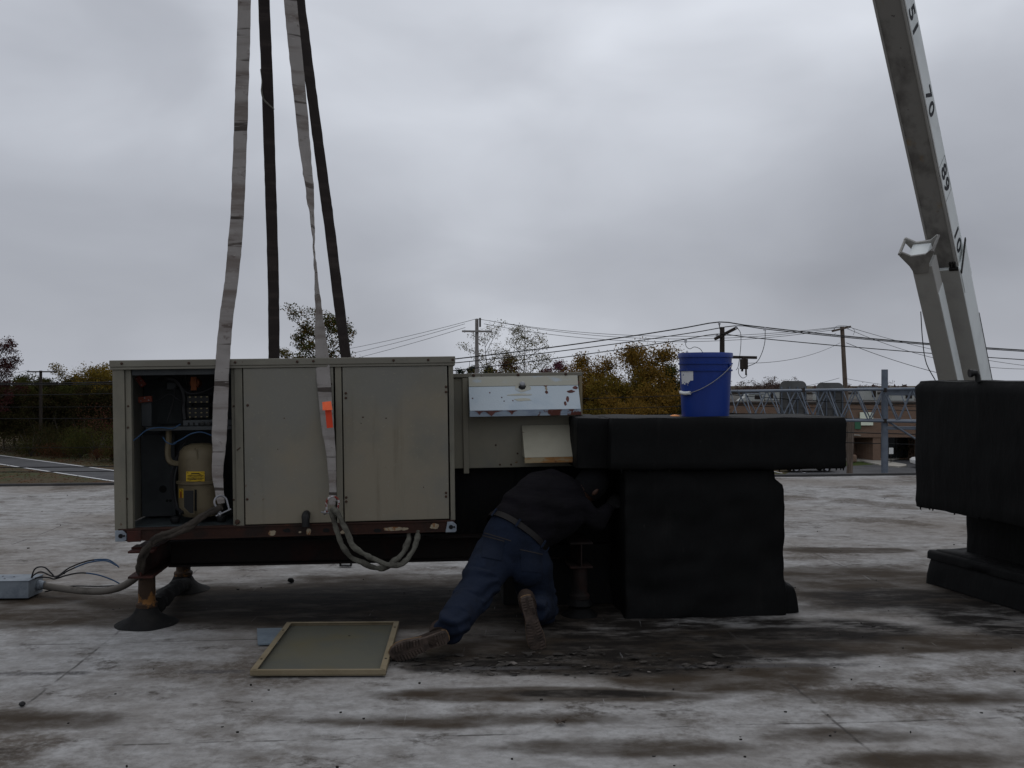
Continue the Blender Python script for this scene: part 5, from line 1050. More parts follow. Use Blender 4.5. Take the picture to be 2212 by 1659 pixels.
# carrier below roof level
ct = Vector(crane.location); hd_ = V(1, .15, 0).normalized(); CM = Matrix.Rotation(math.atan2(hd_.y, hd_.x), 3, 'Z')
foot = cB0 + BT @ V(0, 0, -6.2)
part('turntable', MB().lathe([(1.1, 1.2), (1.1, 1.6), (.9, 1.6), (.9, 2.2)], (foot.x, foot.y, GZ), 24).box((foot.x, foot.y, (foot.z + GZ + 1.6) / 2 + .2), (1.3, 1.3, abs(foot.z - GZ - 1.6) + .8), CM), M_boomgrey, crane, True)
part('carrier_deck', MB().box(V(foot.x, foot.y, GZ + 1.0), (9.0, 2.5, .4), CM), M_boomgrey, crane, True, bevel=.03)
part('carrier_cab', MB().box(V(foot.x, foot.y, GZ + 1.9) + CM @ V(3.6, 0, 0), (1.7, 2.4, 1.3), CM), M_boomside, crane, True, bevel=.12)
for x in (-3.4, -2.1, 2.0, 3.4):
    for y in (-1.1, 1.1):
        c = V(foot.x, foot.y, GZ + .5) + CM @ V(x, y, 0); part('wheel', MB().lathe([(.3, -.15), (.5, -.14), (.5, .14), (.3, .15)], c, 20, CM @ Matrix.Rotation(R(90), 3, 'X')), M_tyre, crane, True)

# ================================================================== HIGHWAY SIGN GANTRY
GY = 45.0
def gq(dx, dy, off=0.0): p = P(dx, dy, GY); return V(p.x, GY + off, p.z)
gan = thing('sign_gantry', 'galvanised truss gantry with a blue grey post across the road', 'sign gantry', V(P(1911, 900, GY).x, GY, GZ))
part('post', MB().lathe([(.17, 0), (.15, 8.2), (.152, 8.2)], (P(1911, 0, GY).x, GY, GZ), 16), M_galv, gan, True)
xl, xr = P(1590, 0, GY).x, P(2150, 0, GY).x; zb0, zt0 = P(0, 909, GY).z, P(0, 843, GY).z
def zb_(x): return P(0, 904 + (x - xl) / (xr - xl) * 10, GY).z
def zt_(x): return P(0, 846 - (x - xl) / (xr - xl) * 8, GY).z
dep = 1.5
for o in (-.35, dep - .35):
    part('chord', MB().tube([V(xl, GY + o, zb_(xl)), V(xr, GY + o, zb_(xr))], .065, 8), M_galv, gan, True)
    part('chord', MB().tube([V(xl, GY + o, zt_(xl)), V(xr, GY + o, zt_(xr))], .065, 8), M_galv, gan, True)
n = 18
for i in range(n):
    a_ = xl + (xr - xl) * i / n; b_ = xl + (xr - xl) * (i + 1) / n
    for o in (-.35, dep - .35):
        up = (i % 2 == 0) == (o < 0)
        part('diagonal', MB().tube([V(a_, GY + o, zt_(a_) if up else zb_(a_)), V(b_, GY + o, zb_(b_) if up else zt_(b_))], .032, 6), M_galv, gan, True)
    part('lattice', MB().tube([V(a_, GY - .35, zt_(a_)), V(b_, GY + dep - .35, zt_(b_))], .026, 6), M_galv, gan, True)
    part('lattice', MB().tube([V(a_, GY - .35, zb_(a_)), V(a_, GY + dep - .35, zt_(a_))], .026, 6), M_galv, gan, True)
for dx in (1730, 1905): part('flange', MB().box(gq(dx, 843, -.35), (.12, .2, .2)), M_poledark, gan, True); part('flange', MB().box(gq(dx, 909, -.35), (.12, .2, .2)), M_poledark, gan, True)
for dx in (1930,): part('arm_bracket', MB().box(gq(1945, 848, -.1), (1.6, .12, .3)), M_galv, gan, True, bevel=.02); part('arm_bracket', MB().box(gq(1950, 925, -.1), (1.7, .12, .16)), M_galv, gan, True, bevel=.02)
part('brace', MB().tube([gq(1911, 908, -.2), gq(1985, 955, -.2), gq(2060, 1002, -.2)], .05, 8), M_galv, gan, True)
part('kerb_brace', MB().tube([gq(1952, 1021, -3), gq(1982, 1001, -3), gq(2030, 968, -3)], .06, 8), M_galv, gan, True)
for a_, b_, t_, lb in ((1705, 1765, 823, 'left of two grey sign backs mounted on the gantry truss'), (1787, 1848, 827, 'right of two grey sign backs mounted on the gantry truss')):
    sg = thing('highway_sign', lb, 'sign', gq((a_ + b_) / 2, 912, dep)); p0, p1 = gq(a_, 912, dep + .1), gq(b_, t_, dep + .1); r_ = .28
    poly = [V(p0.x, p0.y, p0.z), V(p1.x, p0.y, p0.z)] + [V(p1.x - r_ + r_ * math.cos(q), p0.y, p1.z - r_ + r_ * math.sin(q)) for q in (0, .4, .8, 1.2, 1.57)] + [V(p0.x + r_ + r_ * math.cos(q), p0.y, p1.z - r_ + r_ * math.sin(q)) for q in (1.57, 1.95, 2.35, 2.75, 3.14)]
    part('board', MB().prism(poly, (0, .05, 0)), M_signback, sg, True, 0)
    for f in (.06, .35, .65, .94): part('stiffener', MB().box(V(p0.x + (p1.x - p0.x) * f, p0.y - .05, (p0.z + p1.z) / 2 - .12), (.05, .1, p1.z - p0.z - .35)), M_galv, sg, True)
    for f in (.12, .34, .56, .78): part('crossbar', MB().box(V((p0.x + p1.x) / 2, p0.y - .03, p0.z + (p1.z - p0.z) * f), (p1.x - p0.x - .1, .05, .05)), M_signback, sg, True)

# ================================================================== BRICK BUILDING
BY = 90.0
def bq(dx, dy, off=0.0): p = P(dx, dy, BY); return V(p.x, BY + off, p.z)
bx0, bx1 = bq(1545, 0).x, bq(2330, 0).x; zf0, zf1 = bq(0, 944).z, bq(0, 874).z
bld = thing('brick_building', 'low brown brick commercial building with recessed entrance beyond the car park', 'building', V((bx0 + bx1) / 2, BY, GZ))
part('upper_wall', MB().bb((bx0, BY, zf0), (bx1, BY + 22, zf1)), M_brick, bld, True)
part('coping', MB().bb((bx0 - .1, BY - .1, zf1 + .003), (bx1 + .1, BY + 22.1, zf1 + .22)), M_poledark, bld, True)
part('soffit_band', MB().bb((bx0, BY - .06, zf0 - .05), (bx1, BY - .003, zf0 + .75)), M_brick, bld, True)
part('rear_wall', MB().bb((bx0 + .1, BY + 3.0, GZ), (bx1 - .1, BY + 3.4, zf0 - .003)), M_brick, bld, True)
part('side_wall', MB().bb((bx0 + .003, BY + .003, GZ), (bx0 + .4, BY + 21.9, zf0 - .003)), M_brick, bld, True)
for a_, b_ in ((1640, 1700), (1762, 1800), (1886, 1903), (1990, 2010), (2080, 2100), (2180, 2200)):
    p, q = bq(a_, 0), bq(b_, 0); part('pier', MB().bb((p.x, BY + .05, GZ), (q.x, BY + 1.6, zf0 - .005)), M_brick, bld, True)
pz = bq(1862, 0); part('entrance_wall', MB().prism([(bq(1872, 0).x, BY + 2.8, GZ), (bq(1886, 0).x - .003, BY + .4, GZ), (bq(1886, 0).x - .003, BY + 1.2, GZ), (bq(1875, 0).x, BY + 2.85, GZ)], (0, 0, zf0 - GZ - .008)), M_brick, bld, True)
for a_, b_ in ((1702, 1760), (1804, 1826), (1830, 1860), (1906, 1988), (2012, 2078)):
    p, q = bq(a_, 0), bq(b_, 0); wn_ = part('window', MB().bb((p.x, BY + 2.9, GZ + .15), (q.x, BY + 2.96, zf0 - .15)), M_glass, bld, True)
    k_ = max(2, int((q.x - p.x) / 1.1))
    for i in range(k_ + 1): x = p.x + (q.x - p.x) * i / k_; part('window_frame', MB().bb((x - .035, BY + 2.86, GZ + .15), (x + .035, BY + 2.895, zf0 - .15)), M_poledark, wn_, True)
part('planter_wall', MB().bb((bq(1826, 0).x, BY - 1.2, GZ), (bq(1842, 0).x, BY - .4, bq(0, 981).z)), M_brick, bld, True, bevel=.15)
part('planter_wall', MB().bb((bq(1963, 0).x, BY - 4, GZ), (bq(1992, 0).x, BY - 3.6, bq(0, 974).z)), mat('tan_brick', (.30, .22, .15), .9), bld, True)
part('awning_trim', MB().tube([bq(1832, 938, -.2), bq(1845, 940, -.2), bq(1857, 941, -.2)], .06, 6), M_kerb, bld, True)
for (a_, b_, c_, d_, m_, lb, cat) in ((1856, 1884, 891, 919, M_cream, 'cream rectangular sign panel on the brick front above the entrance', 'sign'), (1845, 1857.5, 907, 927, M_green, 'narrow green sign panel left of the cream sign', 'sign'), (1823, 1831, 911, 918, M_white, 'tiny white plate on the brick front beside the utility pole', 'sign'), (1797, 1808, 894, 899, M_white, 'small white plate partly behind the gantry truss', 'sign')):
    p, q = bq(a_, d_, -.2), bq(b_, c_, -.2); s_ = thing('wall_sign', lb, cat, V((p.x + q.x) / 2, BY - .2, p.z)); part('face', MB().bb((p.x, BY - .25, p.z), (q.x, BY - .14, q.z)), m_, s_, True)
    part('mounting_frame', MB().bb((p.x + .05, BY - .139, p.z + .05), (q.x - .05, BY - .065, q.z - .05)), M_poledark, s_, True)
p, q = bq(1869 + 29, 977, -2.5), bq(1869 + 38, 964, -2.5); s_ = thing('notice_board', 'small pale notice sign on a stake beside the bush', 'sign', V((p.x + q.x) / 2, BY - 2.5, GZ)); part('face', MB().bb((p.x, BY - 2.5, p.z), (q.x, BY - 2.44, q.z)), M_white, s_, True); part('stake', MB().tube([V((p.x + q.x) / 2, BY - 2.42, GZ), V((p.x + q.x) / 2, BY - 2.42, q.z)], .03, 6), M_poledark, s_, True)
for i, (a_, b_, c_, d_, off, lb) in enumerate(((1598, 1650, 852, 871, 6, 'pale wedge topped rooftop unit left of the sign backs'), (1652, 1672, 846, 871, 7, 'boxy pale rooftop unit between wedge unit and sign backs'), (1674, 1702, 845, 869, 8, 'wide pale rooftop unit just left of the first sign back'), (1768, 1786, 850, 868, 7, 'pale rooftop unit showing between the two sign backs'), (1866, 1895, 838, 866, 9, 'pale rooftop unit left of the gantry post'), (1925, 1975, 846, 873, 6, 'grey louvred rooftop unit right of the gantry post'))):
    Yd = BY + off; p, q = P(a_, d_ + 6, Yd), P(b_, c_, Yd); r_ = thing('rooftop_unit', lb, 'rooftop unit', V((p.x + q.x) / 2, Yd, zf1 + .22), group='rooftop units on the brick building'); zl = zf1 + .23
    if i == 0: part('housing', MB().prism([(p.x, Yd, zl), (q.x, Yd, zl), (q.x, Yd, q.z), (p.x + .9, Yd, q.z)], (0, 1.6, 0)), M_rtu, r_, True, 0)
    else: part('housing', MB().bb((p.x, Yd, zl), (q.x, Yd + 1.8, q.z)), M_rtu, r_, True, bevel=.03)
    part('louvre', MB().bb((p.x + (q.x - p.x) * .62, Yd - .03, zl + (q.z - zl) * .25), (p.x + (q.x - p.x) * .9, Yd - .002, zl + (q.z - zl) * .85)), M_poledark, r_, True)
    part('top_rim', MB().bb((p.x + (.9 if i == 0 else -.05), Yd - .05, q.z + .002), (q.x + .05, Yd + 1.85, q.z + .08)), M_zbox, r_, True)
# far store behind
fs_ = thing('far_store', 'long flat store roofline far behind the gantry', 'building', V(95, 190, GZ)); part('wall', MB().bb((40, 190, GZ), (170, 230, P(0, 851, 190).z)), M_wall, fs_, True); part('parapet', MB().bb((39.8, 189.8, P(0, 851, 190).z + .003), (170.2, 230.2, P(0, 848, 190).z)), M_poledark, fs_, True)
for i in range(8): part('window', MB().bb((46 + 15 * i, 189.9, GZ + .5), (54 + 15 * i, 189.99, GZ + 3.2)), M_glass, fs_, True)
# water tower
wt = P(2046, 0, 520); wt_ = thing('water_tower', 'distant pale blue water tower half hidden behind the boom', 'water tower', V(wt.x, 520, GZ)); zc = P(0, 815, 520).z
part('tank', MB().lathe([(.5, zc - 2.2), (3.6, zc - 1.5), (4.6, zc), (4.3, zc + 1.2), (2.6, zc + 2.1), (.2, zc + 2.5)], (wt.x, 520, 0), 20), M_tower, wt_, True)
part('riser_pipe', MB().tube([V(wt.x, 520, GZ), V(wt.x, 520, zc - 1.9)], .5, 8), M_tower, wt_, True)
for i in range(6): a_ = i / 6 * 6.283; part('leg', MB().tube([V(wt.x + 4.6 * math.cos(a_), 520 + 4.6 * math.sin(a_), GZ), V(wt.x + 3.8 * math.cos(a_), 520 + 3.8 * math.sin(a_), zc - .8)], .18, 6), M_tower, wt_, True)

# ================================================================== CARS
def car(pos, rz, m_, label):
    c = thing('parked_car', label, 'car', pos, (0, 0, rz)); 
    pr = [(-2.2, .35), (-2.25, .75), (-2.1, .92), (-1.5, .98), (-.85, 1.42), (.55, 1.45), (1.15, 1.0), (2.05, .85), (2.25, .65), (2.2, .35), (1.75, .30), (1.62, .55), (1.35, .66), (1.08, .55), (.95, .30), (-.95, .30), (-1.08, .55), (-1.35, .66), (-1.62, .55), (-1.75, .30)]
    part('body', MB().prism([(x, -.85, z) for x, z in pr], (0, 1.7, 0)), m_, c, smooth=30, bevel=.06, seg=3)
    part('side_window', MB().prism([(x, -.872, z) for x, z in ((-1.3, 1.0), (-.8, 1.36), (.5, 1.38), (.95, 1.02))], (0, .008, 0)), M_glass, c, smooth=0)
    part('side_window', MB().prism([(x, .864, z) for x, z in ((-1.3, 1.0), (-.8, 1.36), (.5, 1.38), (.95, 1.02))], (0, .008, 0)), M_glass, c, smooth=0)
    for x in (-1.35, 1.35):
        for s_ in (-1, 1):
            wh = part('wheel', MB().lathe([(.22, -.1), (.33, -.09), (.33, .09), (.22, .1)], (x, s_ * .76, .33), 20, Matrix.Rotation(R(90), 3, 'X')), M_tyre, c)
            part('rim', MB().lathe([(.05, -.02), (.21, -.02), (.21, .02), (.05, .02)], (x, s_ * .86, .33), 16, Matrix.Rotation(R(90), 3, 'X')), M_rim, wh)
    for s_ in (-.6, .6): part('headlight', MB().box((2.22, s_, .68), (.06, .35, .12)), M_white, c, bevel=.02)
    return c
p = G(2027, 1011, GZ); car(V(p.x, p.y, GZ + .012), R(172), M_carw, 'white car parked half hidden behind the tall right duct')
p = G(1745, 1019, GZ); car(V(p.x, p.y, GZ + .012), R(5), M_carb, 'black car parked low behind the bucket duct')

# ================================================================== UTILITY POLES AND LINES
def pole(name_label, dx, top_dy, Y, r0, m_, arms, lean=0.0):
    tp = P(dx, top_dy, Y); o = thing('utility_pole', name_label, 'utility pole', V(tp.x + lean, Y, GZ))
    part('shaft', MB().tube([V(tp.x + lean, Y, GZ), V(tp.x + lean * .5, Y, (GZ + tp.z) / 2), tp], [r0, r0 * .86, r0 * .7], 12), m_, o, True)
    for (a, b, Ya, Yb) in arms:
        pa_, pb_ = P(a[0], a[1], Ya), P(b[0], b[1], Yb); d = pb_ - pa_; M = d.to_track_quat('X', 'Z').to_matrix(); part('crossarm', MB().box((pa_ + pb_) / 2, (d.length, .11, .14), M), m_, o, True, bevel=.01)
    return o
def insul(par, dx, dy, Y, h=.22):
    p = P(dx, dy, Y); part('insulator', MB().lathe([(.03, -h), (.03, -h * .6), (.075, -h * .55), (.05, -h * .35), (.075, -h * .3), (.045, -h * .08), (.03, 0)], p, 10), M_porc, par, True)
N_Y = 46.0
pn = pole('near dark utility pole rising behind the blue bucket with slanted crossarm', 1560, 707, N_Y, .17, M_poledark, [((1544, 733), (1592, 708), N_Y - .25, N_Y + .2), ((1478, 770), (1635, 773), N_Y - .25, N_Y - .25)])
part('ridge_pin', MB().tube([P(1555, 712, N_Y - .15), P(1553.5, 697, N_Y - .15)], .02, 6), M_poledark, pn, True)
for dx, dy in ((1554, 696), (1590, 702), (1549, 722)): insul(pn, dx, dy, N_Y - .1)
insul(pn, 1484, 758, N_Y - .25, .3)
part('switch_gear', MB().box(P(1607, 787, N_Y - .3), (.34, .3, .5)).box(P(1607, 777, N_Y - .3), (.16, .2, .3)).tube([P(1604, 794, N_Y - .3), P(1603, 803, N_Y - .3)], .06, 8), M_poledark, pn, True, bevel=.02)
part('fuse_barrel', MB().tube([P(1611.5, 792, N_Y - .4), P(1611.5, 811, N_Y - .4)], .045, 8), M_poledark, pn, True)
def wire_path(pts, r, name, label, par=None, sub=10, m_=M_cable):
    q = smoothpath(pts, sub)
    if par: return part(name, MB().tube(q, r, 6), m_, par, True)
    t = thing(name, label, 'wire', pts[0]); part('strand', MB().tube(q, r, 6), m_, t, True, 60); return t
jp = N_Y - .3
wire_path([P(1594, 710, jp), P(1600, 722, jp), P(1600, 750, jp), P(1595, 790, jp), P(1590, 800, jp)], .014, 'jumper', '', pn)
wire_path([P(1653, 713, jp), P(1652, 740, jp), P(1645, 765, jp), P(1634, 783, jp), P(1615, 792, jp)], .016, 'jumper', '', pn)
wire_path([P(1611, 800, jp), P(1613, 812, jp), P(1604, 817, jp), P(1596, 808, jp), P(1595, 796, jp)], .014, 'jumper', '', pn)
wire_path([P(1481, 734, jp), P(1482, 748, jp), P(1490, 754, jp), P(1500, 750, jp), P(1512, 754, jp), P(1518, 762, jp)], .014, 'jumper', '', pn)
part('line_clamp', MB().box(P(1652, 711, jp), (.12, .1, .16)), M_porc, pn, True); part('line_clamp', MB().box(P(1481, 737, jp), (.12, .1, .16)), M_porc, pn, True)
# near three-phase line: sags to the left, runs off to the right
def span(a, b, c, Ya, Yb, n=26, ext=0): return
def near(y0, yl, a_r, b_r, label, Y=N_Y, r=.028, x0=1555):
    pts = []
    for i in range(30):
        u = 2100 * (1 - i / 29); pts.append(P(x0 - u, 830 - (yl + (y0 - yl) * (1 - u / 1555) ** 2), Y))
    for i in range(1, 16):
        u = 800 * i / 15; pts.append(P(x0 + u, 830 - (y0 - a_r * u + b_r * u * u), Y))
    return wire_path(pts, r, 'power_line', label, sub=3)
near(134, 1, .1255, 5e-5, 'topmost heavy power line over the near pole', Y=N_Y - .1, x0=1554)
near(126, -2, .118, 4.6e-5, 'second heavy power line, just under the topmost one', Y=N_Y + .35, r=.022, x0=1590)
near(108, -24, .105, 3.2e-5, 'third heavy power line at the lower end of the slanted crossarm', Y=N_Y - .2, r=.021, x0=1549)
near(-22, -50, .075, 2.4e-5, 'dark communication cable crossing at roof unit height on the left', Y=N_Y - .15, r=.015, x0=1556)
near(-62, -138, .05, 2.0e-5, 'thin pale cable low across the woods', Y=N_Y - .2, r=.012, x0=1556)
near(-96, -180, .034, 1.0e-5, 'lowest heavy black cable passing over the ramp road', Y=N_Y - .25, r=.024, x0=1556)
near(-118, -190, .035, 1.2e-5, 'black cable just above the lowest one, behind the gantry truss', Y=N_Y + .9, r=.02, x0=1556)
near(-45, -75, .035, 1.2e-5, 'slim dark cable running behind the gantry truss', Y=N_Y + 1.6, r=.018, x0=1556)
p1 = pole('pale grey utility pole with level crossarm behind the hood', 1030, 690, 72, .19, M_polegrey, [((998, 716), (1063, 716.5), 71.8, 71.8)])
p3 = pole('brown utility pole with tilted crossarm right of the gantry signs', 1819, 706, 66, .20, M_pole, [((1797, 716), (1838, 706), 65.8, 65.8)], lean=.62)
p4 = pole('dark utility pole with crossarm in front of the left woods', 88, 801, 101, .21, M_poledark, [((58, 803.5), (119, 803.5), 100.8, 100.8)])
p5 = pole('short brown pole standing beside the right utility pole', 1841, 905, 64, .22, M_pole, [], lean=-.26)
for dx in (1004, 1056): insul(p1, dx, 713, 71.8)
part('cutout_fuse', MB().box(P(1037, 697, 71.7), (.14, .14, .7)), M_poledark, p1, True, bevel=.02)
for dx in (1802, 1832): insul(p3, dx, 706, 65.8)
for dx in (62, 114): insul(p4, dx, 800, 100.8)
wire_path([P(1800, 716, 65.7), P(1806, 706, 65.7), P(1818, 704, 65.6), P(1835, 706, 65.7), P(1846, 714, 65.7), P(1843, 724, 65.7)], .012, 'jumper', '', p3)
wire_path([P(1792, 722, 65.7), P(1796, 727, 65.7), P(1806, 720, 65.7)], .010, 'jumper', '', p3)
wire_path([P(119, 801, 100.8), P(128, 812, 100.8), P(124, 826, 100.8), P(108, 832, 100.8)], .012, 'jumper', '', p4)
def far(label, a, b, sag, Ya, Yb, r=.016, n=12):
    pts = []
    for i in range(n + 1): t = i / n; p = P(*a, Ya).lerp(P(*b, Yb), t); pts.append(p - V(0, 0, sag * 4 * t * (1 - t)))
    return wire_path(pts, r, 'power_line', label, sub=2)
far('top thin line from the pale pole to the brown pole', (1030, 689), (1818, 706), 1.0, 72, 66); far('second thin line between the pale and brown poles', (1056, 693), (1834, 705), 1.15, 71.8, 65.8); far('lowest thin line between the pale and brown poles', (1045, 700), (1801, 713), 1.1, 71.8, 65.8)
far('top thin line running left from the pale pole', (1030, 689), (480, 790), .6, 72, 100); far('middle thin line running left from the pale pole', (1004, 700), (520, 803), .5, 71.8, 98); far('lowest thin line running left from the pale pole', (1005, 708), (530, 822), .4, 71.8, 96)
far('upper thin line running right from the brown pole', (1840, 709), (2320, 800), .5, 65.8, 72); far('lower thin line running right from the brown pole', (1834, 712), (2330, 790), 1.2, 65.8, 70)
far('service drop falling right from the brown pole past the boom', (1828, 741), (2300, 850), .6, 65.8, 58, .018); far('service drop from the near pole switch to the brown pole', (1616, 785), (1815, 741), .35, 45.8, 65.8, .012)
far('thin guy wire spanning low over the sign backs', (1640, 848), (1813, 817), .15, 64, 66, .012); far('thin guy wire falling from the brown pole to the gantry post', (1820, 817), (2100, 845), .2, 66, 60, .012)
far('thin line from the dark left pole towards the yellow tree', (114, 800), (420, 842), .3, 100.8, 105, .014); far('second thin line from the dark left pole', (108, 808), (420, 852), .3, 100.8, 105, .014); far('line running off left from the dark left pole', (62, 800), (-200, 830), .3, 100.8, 80, .014)

# ================================================================== TREES
nr_ = np.random.default_rng(11)
def leaves_mesh(name, cents, size, m_, spread=None):
    n = len(cents); a = nr_.normal(size=(n, 3)); a /= np.linalg.norm(a, axis=1)[:, None] + 1e-9; b = nr_.normal(size=(n, 3)); b -= a * (a * b).sum(1)[:, None]; b /= np.linalg.norm(b, axis=1)[:, None] + 1e-9
    s = size * .56 * nr_.uniform(.55, 1.35, size=(n, 1)); a = a * s; b = b * s * .62
    v = np.stack([cents - a, cents + b * .9, cents + a, cents - b * .9], 1).reshape(-1, 3)
    me = bpy.data.meshes.new(name); me.vertices.add(4 * n); me.vertices.foreach_set('co', v.reshape(-1)); me.loops.add(4 * n); me.loops.foreach_set('vertex_index', np.arange(4 * n, dtype=np.int32))
    me.polygons.add(n); me.polygons.foreach_set('loop_start', np.arange(0, 4 * n, 4, dtype=np.int32)); me.materials.append(m_); me.update(calc_edges=True); return me
def make_tree(h, cr, base, nleaf, ls, seed, limbs=9, clump=.55, top_round=.8, trunk_r=None, fill=.35):
    """returns (wood MB, leaf centres) for a tree standing at the origin"""
    rg = random.Random(seed); wood = MB(); tr = trunk_r or h * .016; ends = []
    n = 7; pts = [V(0, 0, 0)]
    for i in range(1, n + 1): pts.append(V(pts[-1].x + rg.gauss(0, h * .012), pts[-1].y + rg.gauss(0, h * .012), h * .93 * i / n))
    wood.tube(pts, [tr * (1 - .88 * i / n) for i in range(n + 1)], 7)
    for i in range(limbs):
        f = base + (1 - base) * ((i + rg.random() * .7) / limbs) * .92; k_ = min(int(f * n), n - 1); p0 = pts[k_].lerp(pts[k_ + 1], f * n - k_)
        az = i * 2.4 + rg.uniform(-.4, .4); t = (f - base) / (1 - base); reach = cr * (math.sqrt(max(0, 1 - (2 * t - 1 + .25) ** 2 * .75)) * .95 + .08) * rg.uniform(.75, 1.12)
        d = V(math.cos(az), math.sin(az), rg.uniform(.35, .9)).normalized(); p1 = p0 + d * reach * .55; p2 = p0 + V(d.x, d.y, d.z * 1.1) * reach * 1.0
        wood.tube([p0, p1 + V(0, 0, reach * .05), p2], [tr * .38 * (1 - .5 * t), tr * .22, tr * .06], 5)
        for j in range(5):
            q0 = p0.lerp(p2, .35 + .15 * j) ; dd = V(rg.gauss(0, 1), rg.gauss(0, 1), rg.gauss(.35, .7)).normalized(); q1 = q0 + dd * reach * rg.uniform(.25, .5)
            wood.tube([q0, q0.lerp(q1, .5) + V(0, 0, .05 * reach), q1], [tr * .13, tr * .08, tr * .03], 4); ends += [q1, q0.lerp(q1, .6)]
            if rg.random() < .6:
                q2 = q1 + V(rg.gauss(0, 1), rg.gauss(0, 1), rg.gauss(.3, .6)).normalized() * reach * .25; wood.tube([q1.lerp(q0, .3), q2], [tr * .06, tr * .02], 4); ends.append(q2)
        ends.append(p2)
    e = np.array([tuple(q) for q in ends]); wgt = np.array([rg.uniform(.3, 1.6) for _ in e]); wgt /= wgt.sum()
    nleaf = int(nleaf * 3.0); idx = nr_.choice(len(e), size=nleaf, p=wgt); dv = nr_.normal(size=(nleaf, 3)); dv /= np.linalg.norm(dv, axis=1)[:, None]; c = e[idx] + dv * (nr_.random((nleaf, 1)) ** .6) * clump * cr * np.array([.50, .50, .36]) * np.array([rg.uniform(.55, 1.3) for _ in e])[idx][:, None]
    c = c[c[:, 2] > h * .03]
    return wood, c
def put_tree(name, label, pos, wood, cents, leaf_m, ls, cat='tree', group=None, bark=M_bark):
    t = thing(name, label, cat, pos, group=group); part('trunk', wood, bark, t, smooth=60, fix=False); o = link('crown', leaves_mesh('crown', cents, ls, leaf_m), t); return t
def top_h(dy, Y): return P(0, dy, Y).z - GZ
L_red = leafmat('dark_red_leaves', [(.048, .018, .018), (.070, .022, .022), (.035, .014, .014), (.075, .035, .028)])
L_green = leafmat('dull_green_leaves', [(.040, .048, .016), (.052, .058, .018), (.045, .042, .014), (.065, .058, .018)])
L_dark = leafmat('dark_thicket_leaves', [(.022, .024, .010), (.034, .032, .013), (.040, .026, .014), (.026, .030, .011)])
L_yel = leafmat('yellow_ochre_leaves', [(.165, .096, .020), (.20, .115, .022), (.135, .082, .020), (.10, .075, .022)])
L_yel2 = leafmat('olive_yellow_leaves', [(.15, .105, .020), (.19, .125, .022), (.10, .085, .020), (.13, .085, .018)])
L_mix = leafmat('green_orange_leaves', [(.035, .055, .018), (.055, .070, .020), (.14, .075, .025), (.03, .04, .015)])
L_maroon = leafmat('maroon_leaves', [(.075, .025, .022), (.10, .04, .03), (.05, .03, .02), (.12, .06, .03)])
L_pink = leafmat('purple_pink_leaves', [(.11, .03, .05), (.15, .05, .07), (.07, .025, .035), (.06, .045, .03)])
L_sparse = leafmat('sparse_yellow_green_leaves', [(.10, .09, .03), (.14, .11, .035), (.07, .07, .025)])
L_rust = leafmat('rust_ground_leaves', [(.075, .030, .018), (.055, .026, .014), (.10, .045, .025), (.035, .03, .012)])
L_conif = leafmat('blue_green_needles', [(.016, .028, .020), (.024, .038, .028), (.012, .020, .014)], .1)
# the woods beyond the ramp, left
def on_line(dx, Y): p = P(dx, 830, Y); return V(p.x, Y, GZ)
Y = 98
wd, c = make_tree(top_h(722, Y), 3.1, .30, 3000, .14, 3, 12, .5); put_tree('red_maple', 'tall dark red maple leaning in at the left edge', on_line(-14, Y), wd, c, L_red, .15)
spec = [(30, 826, 112, 3.4, L_green, 'dull green tree nearest the red maple'), (70, 822, 116, 3.2, L_green, 'dull green tree right behind the dark left pole'), (118, 828, 110, 3.0, L_dark, 'dark brownish tree just right of the left pole'), (190, 806, 114, 4.2, L_yel2, 'olive yellow tree touching the top left of the unit'), (238, 800, 112, 3.8, L_yel2, 'yellow topped tree directly beside the unit corner'), (150, 832, 108, 3.0, L_green, 'low green tree between dark and olive trees'), (95, 850, 104, 2.6, L_dark, 'short dark tree below the left pole'), (10, 846, 105, 3.0, L_dark, 'short dark tree at the left edge under the maple'), (210, 846, 104, 3.0, L_dark, 'short dark tree below the yellow topped tree'), (275, 815, 112, 4.0, L_yel2, 'yellow tree mostly hidden behind the unit corner')]
for i, (dx, dy, Y, cr, lm, lb) in enumerate(spec):
    wd, c = make_tree(top_h(dy, Y), cr, .10, 7500, .17, 20 + i, 14, .62); put_tree('woodland_tree', lb, on_line(dx, Y), wd, c, lm, .19, group='trees of the left woods')
def conifer(h, r, n):
    z = h * (1 - nr_.random(n) ** .55 * .92); rad = r * (1 - z / h) ** .85 * np.sqrt(nr_.random(n)) * (1 + .25 * np.sin(z * 6)); a = nr_.random(n) * 6.283; return np.stack([rad * np.cos(a), rad * np.sin(a), z], 1)
Y = 125
for dx, dy, lb in ((162, 812, 'pointed blue green conifer above the left woods'), (52, 822, 'small conifer top left of the dark pole')):
    h = top_h(dy, Y); put_tree('conifer', lb, on_line(dx, Y), MB().tube([V(0, 0, 0), V(0, 0, h * .97)], [.2, .03], 6), conifer(h, 2.2, 4200), L_conif, .22)
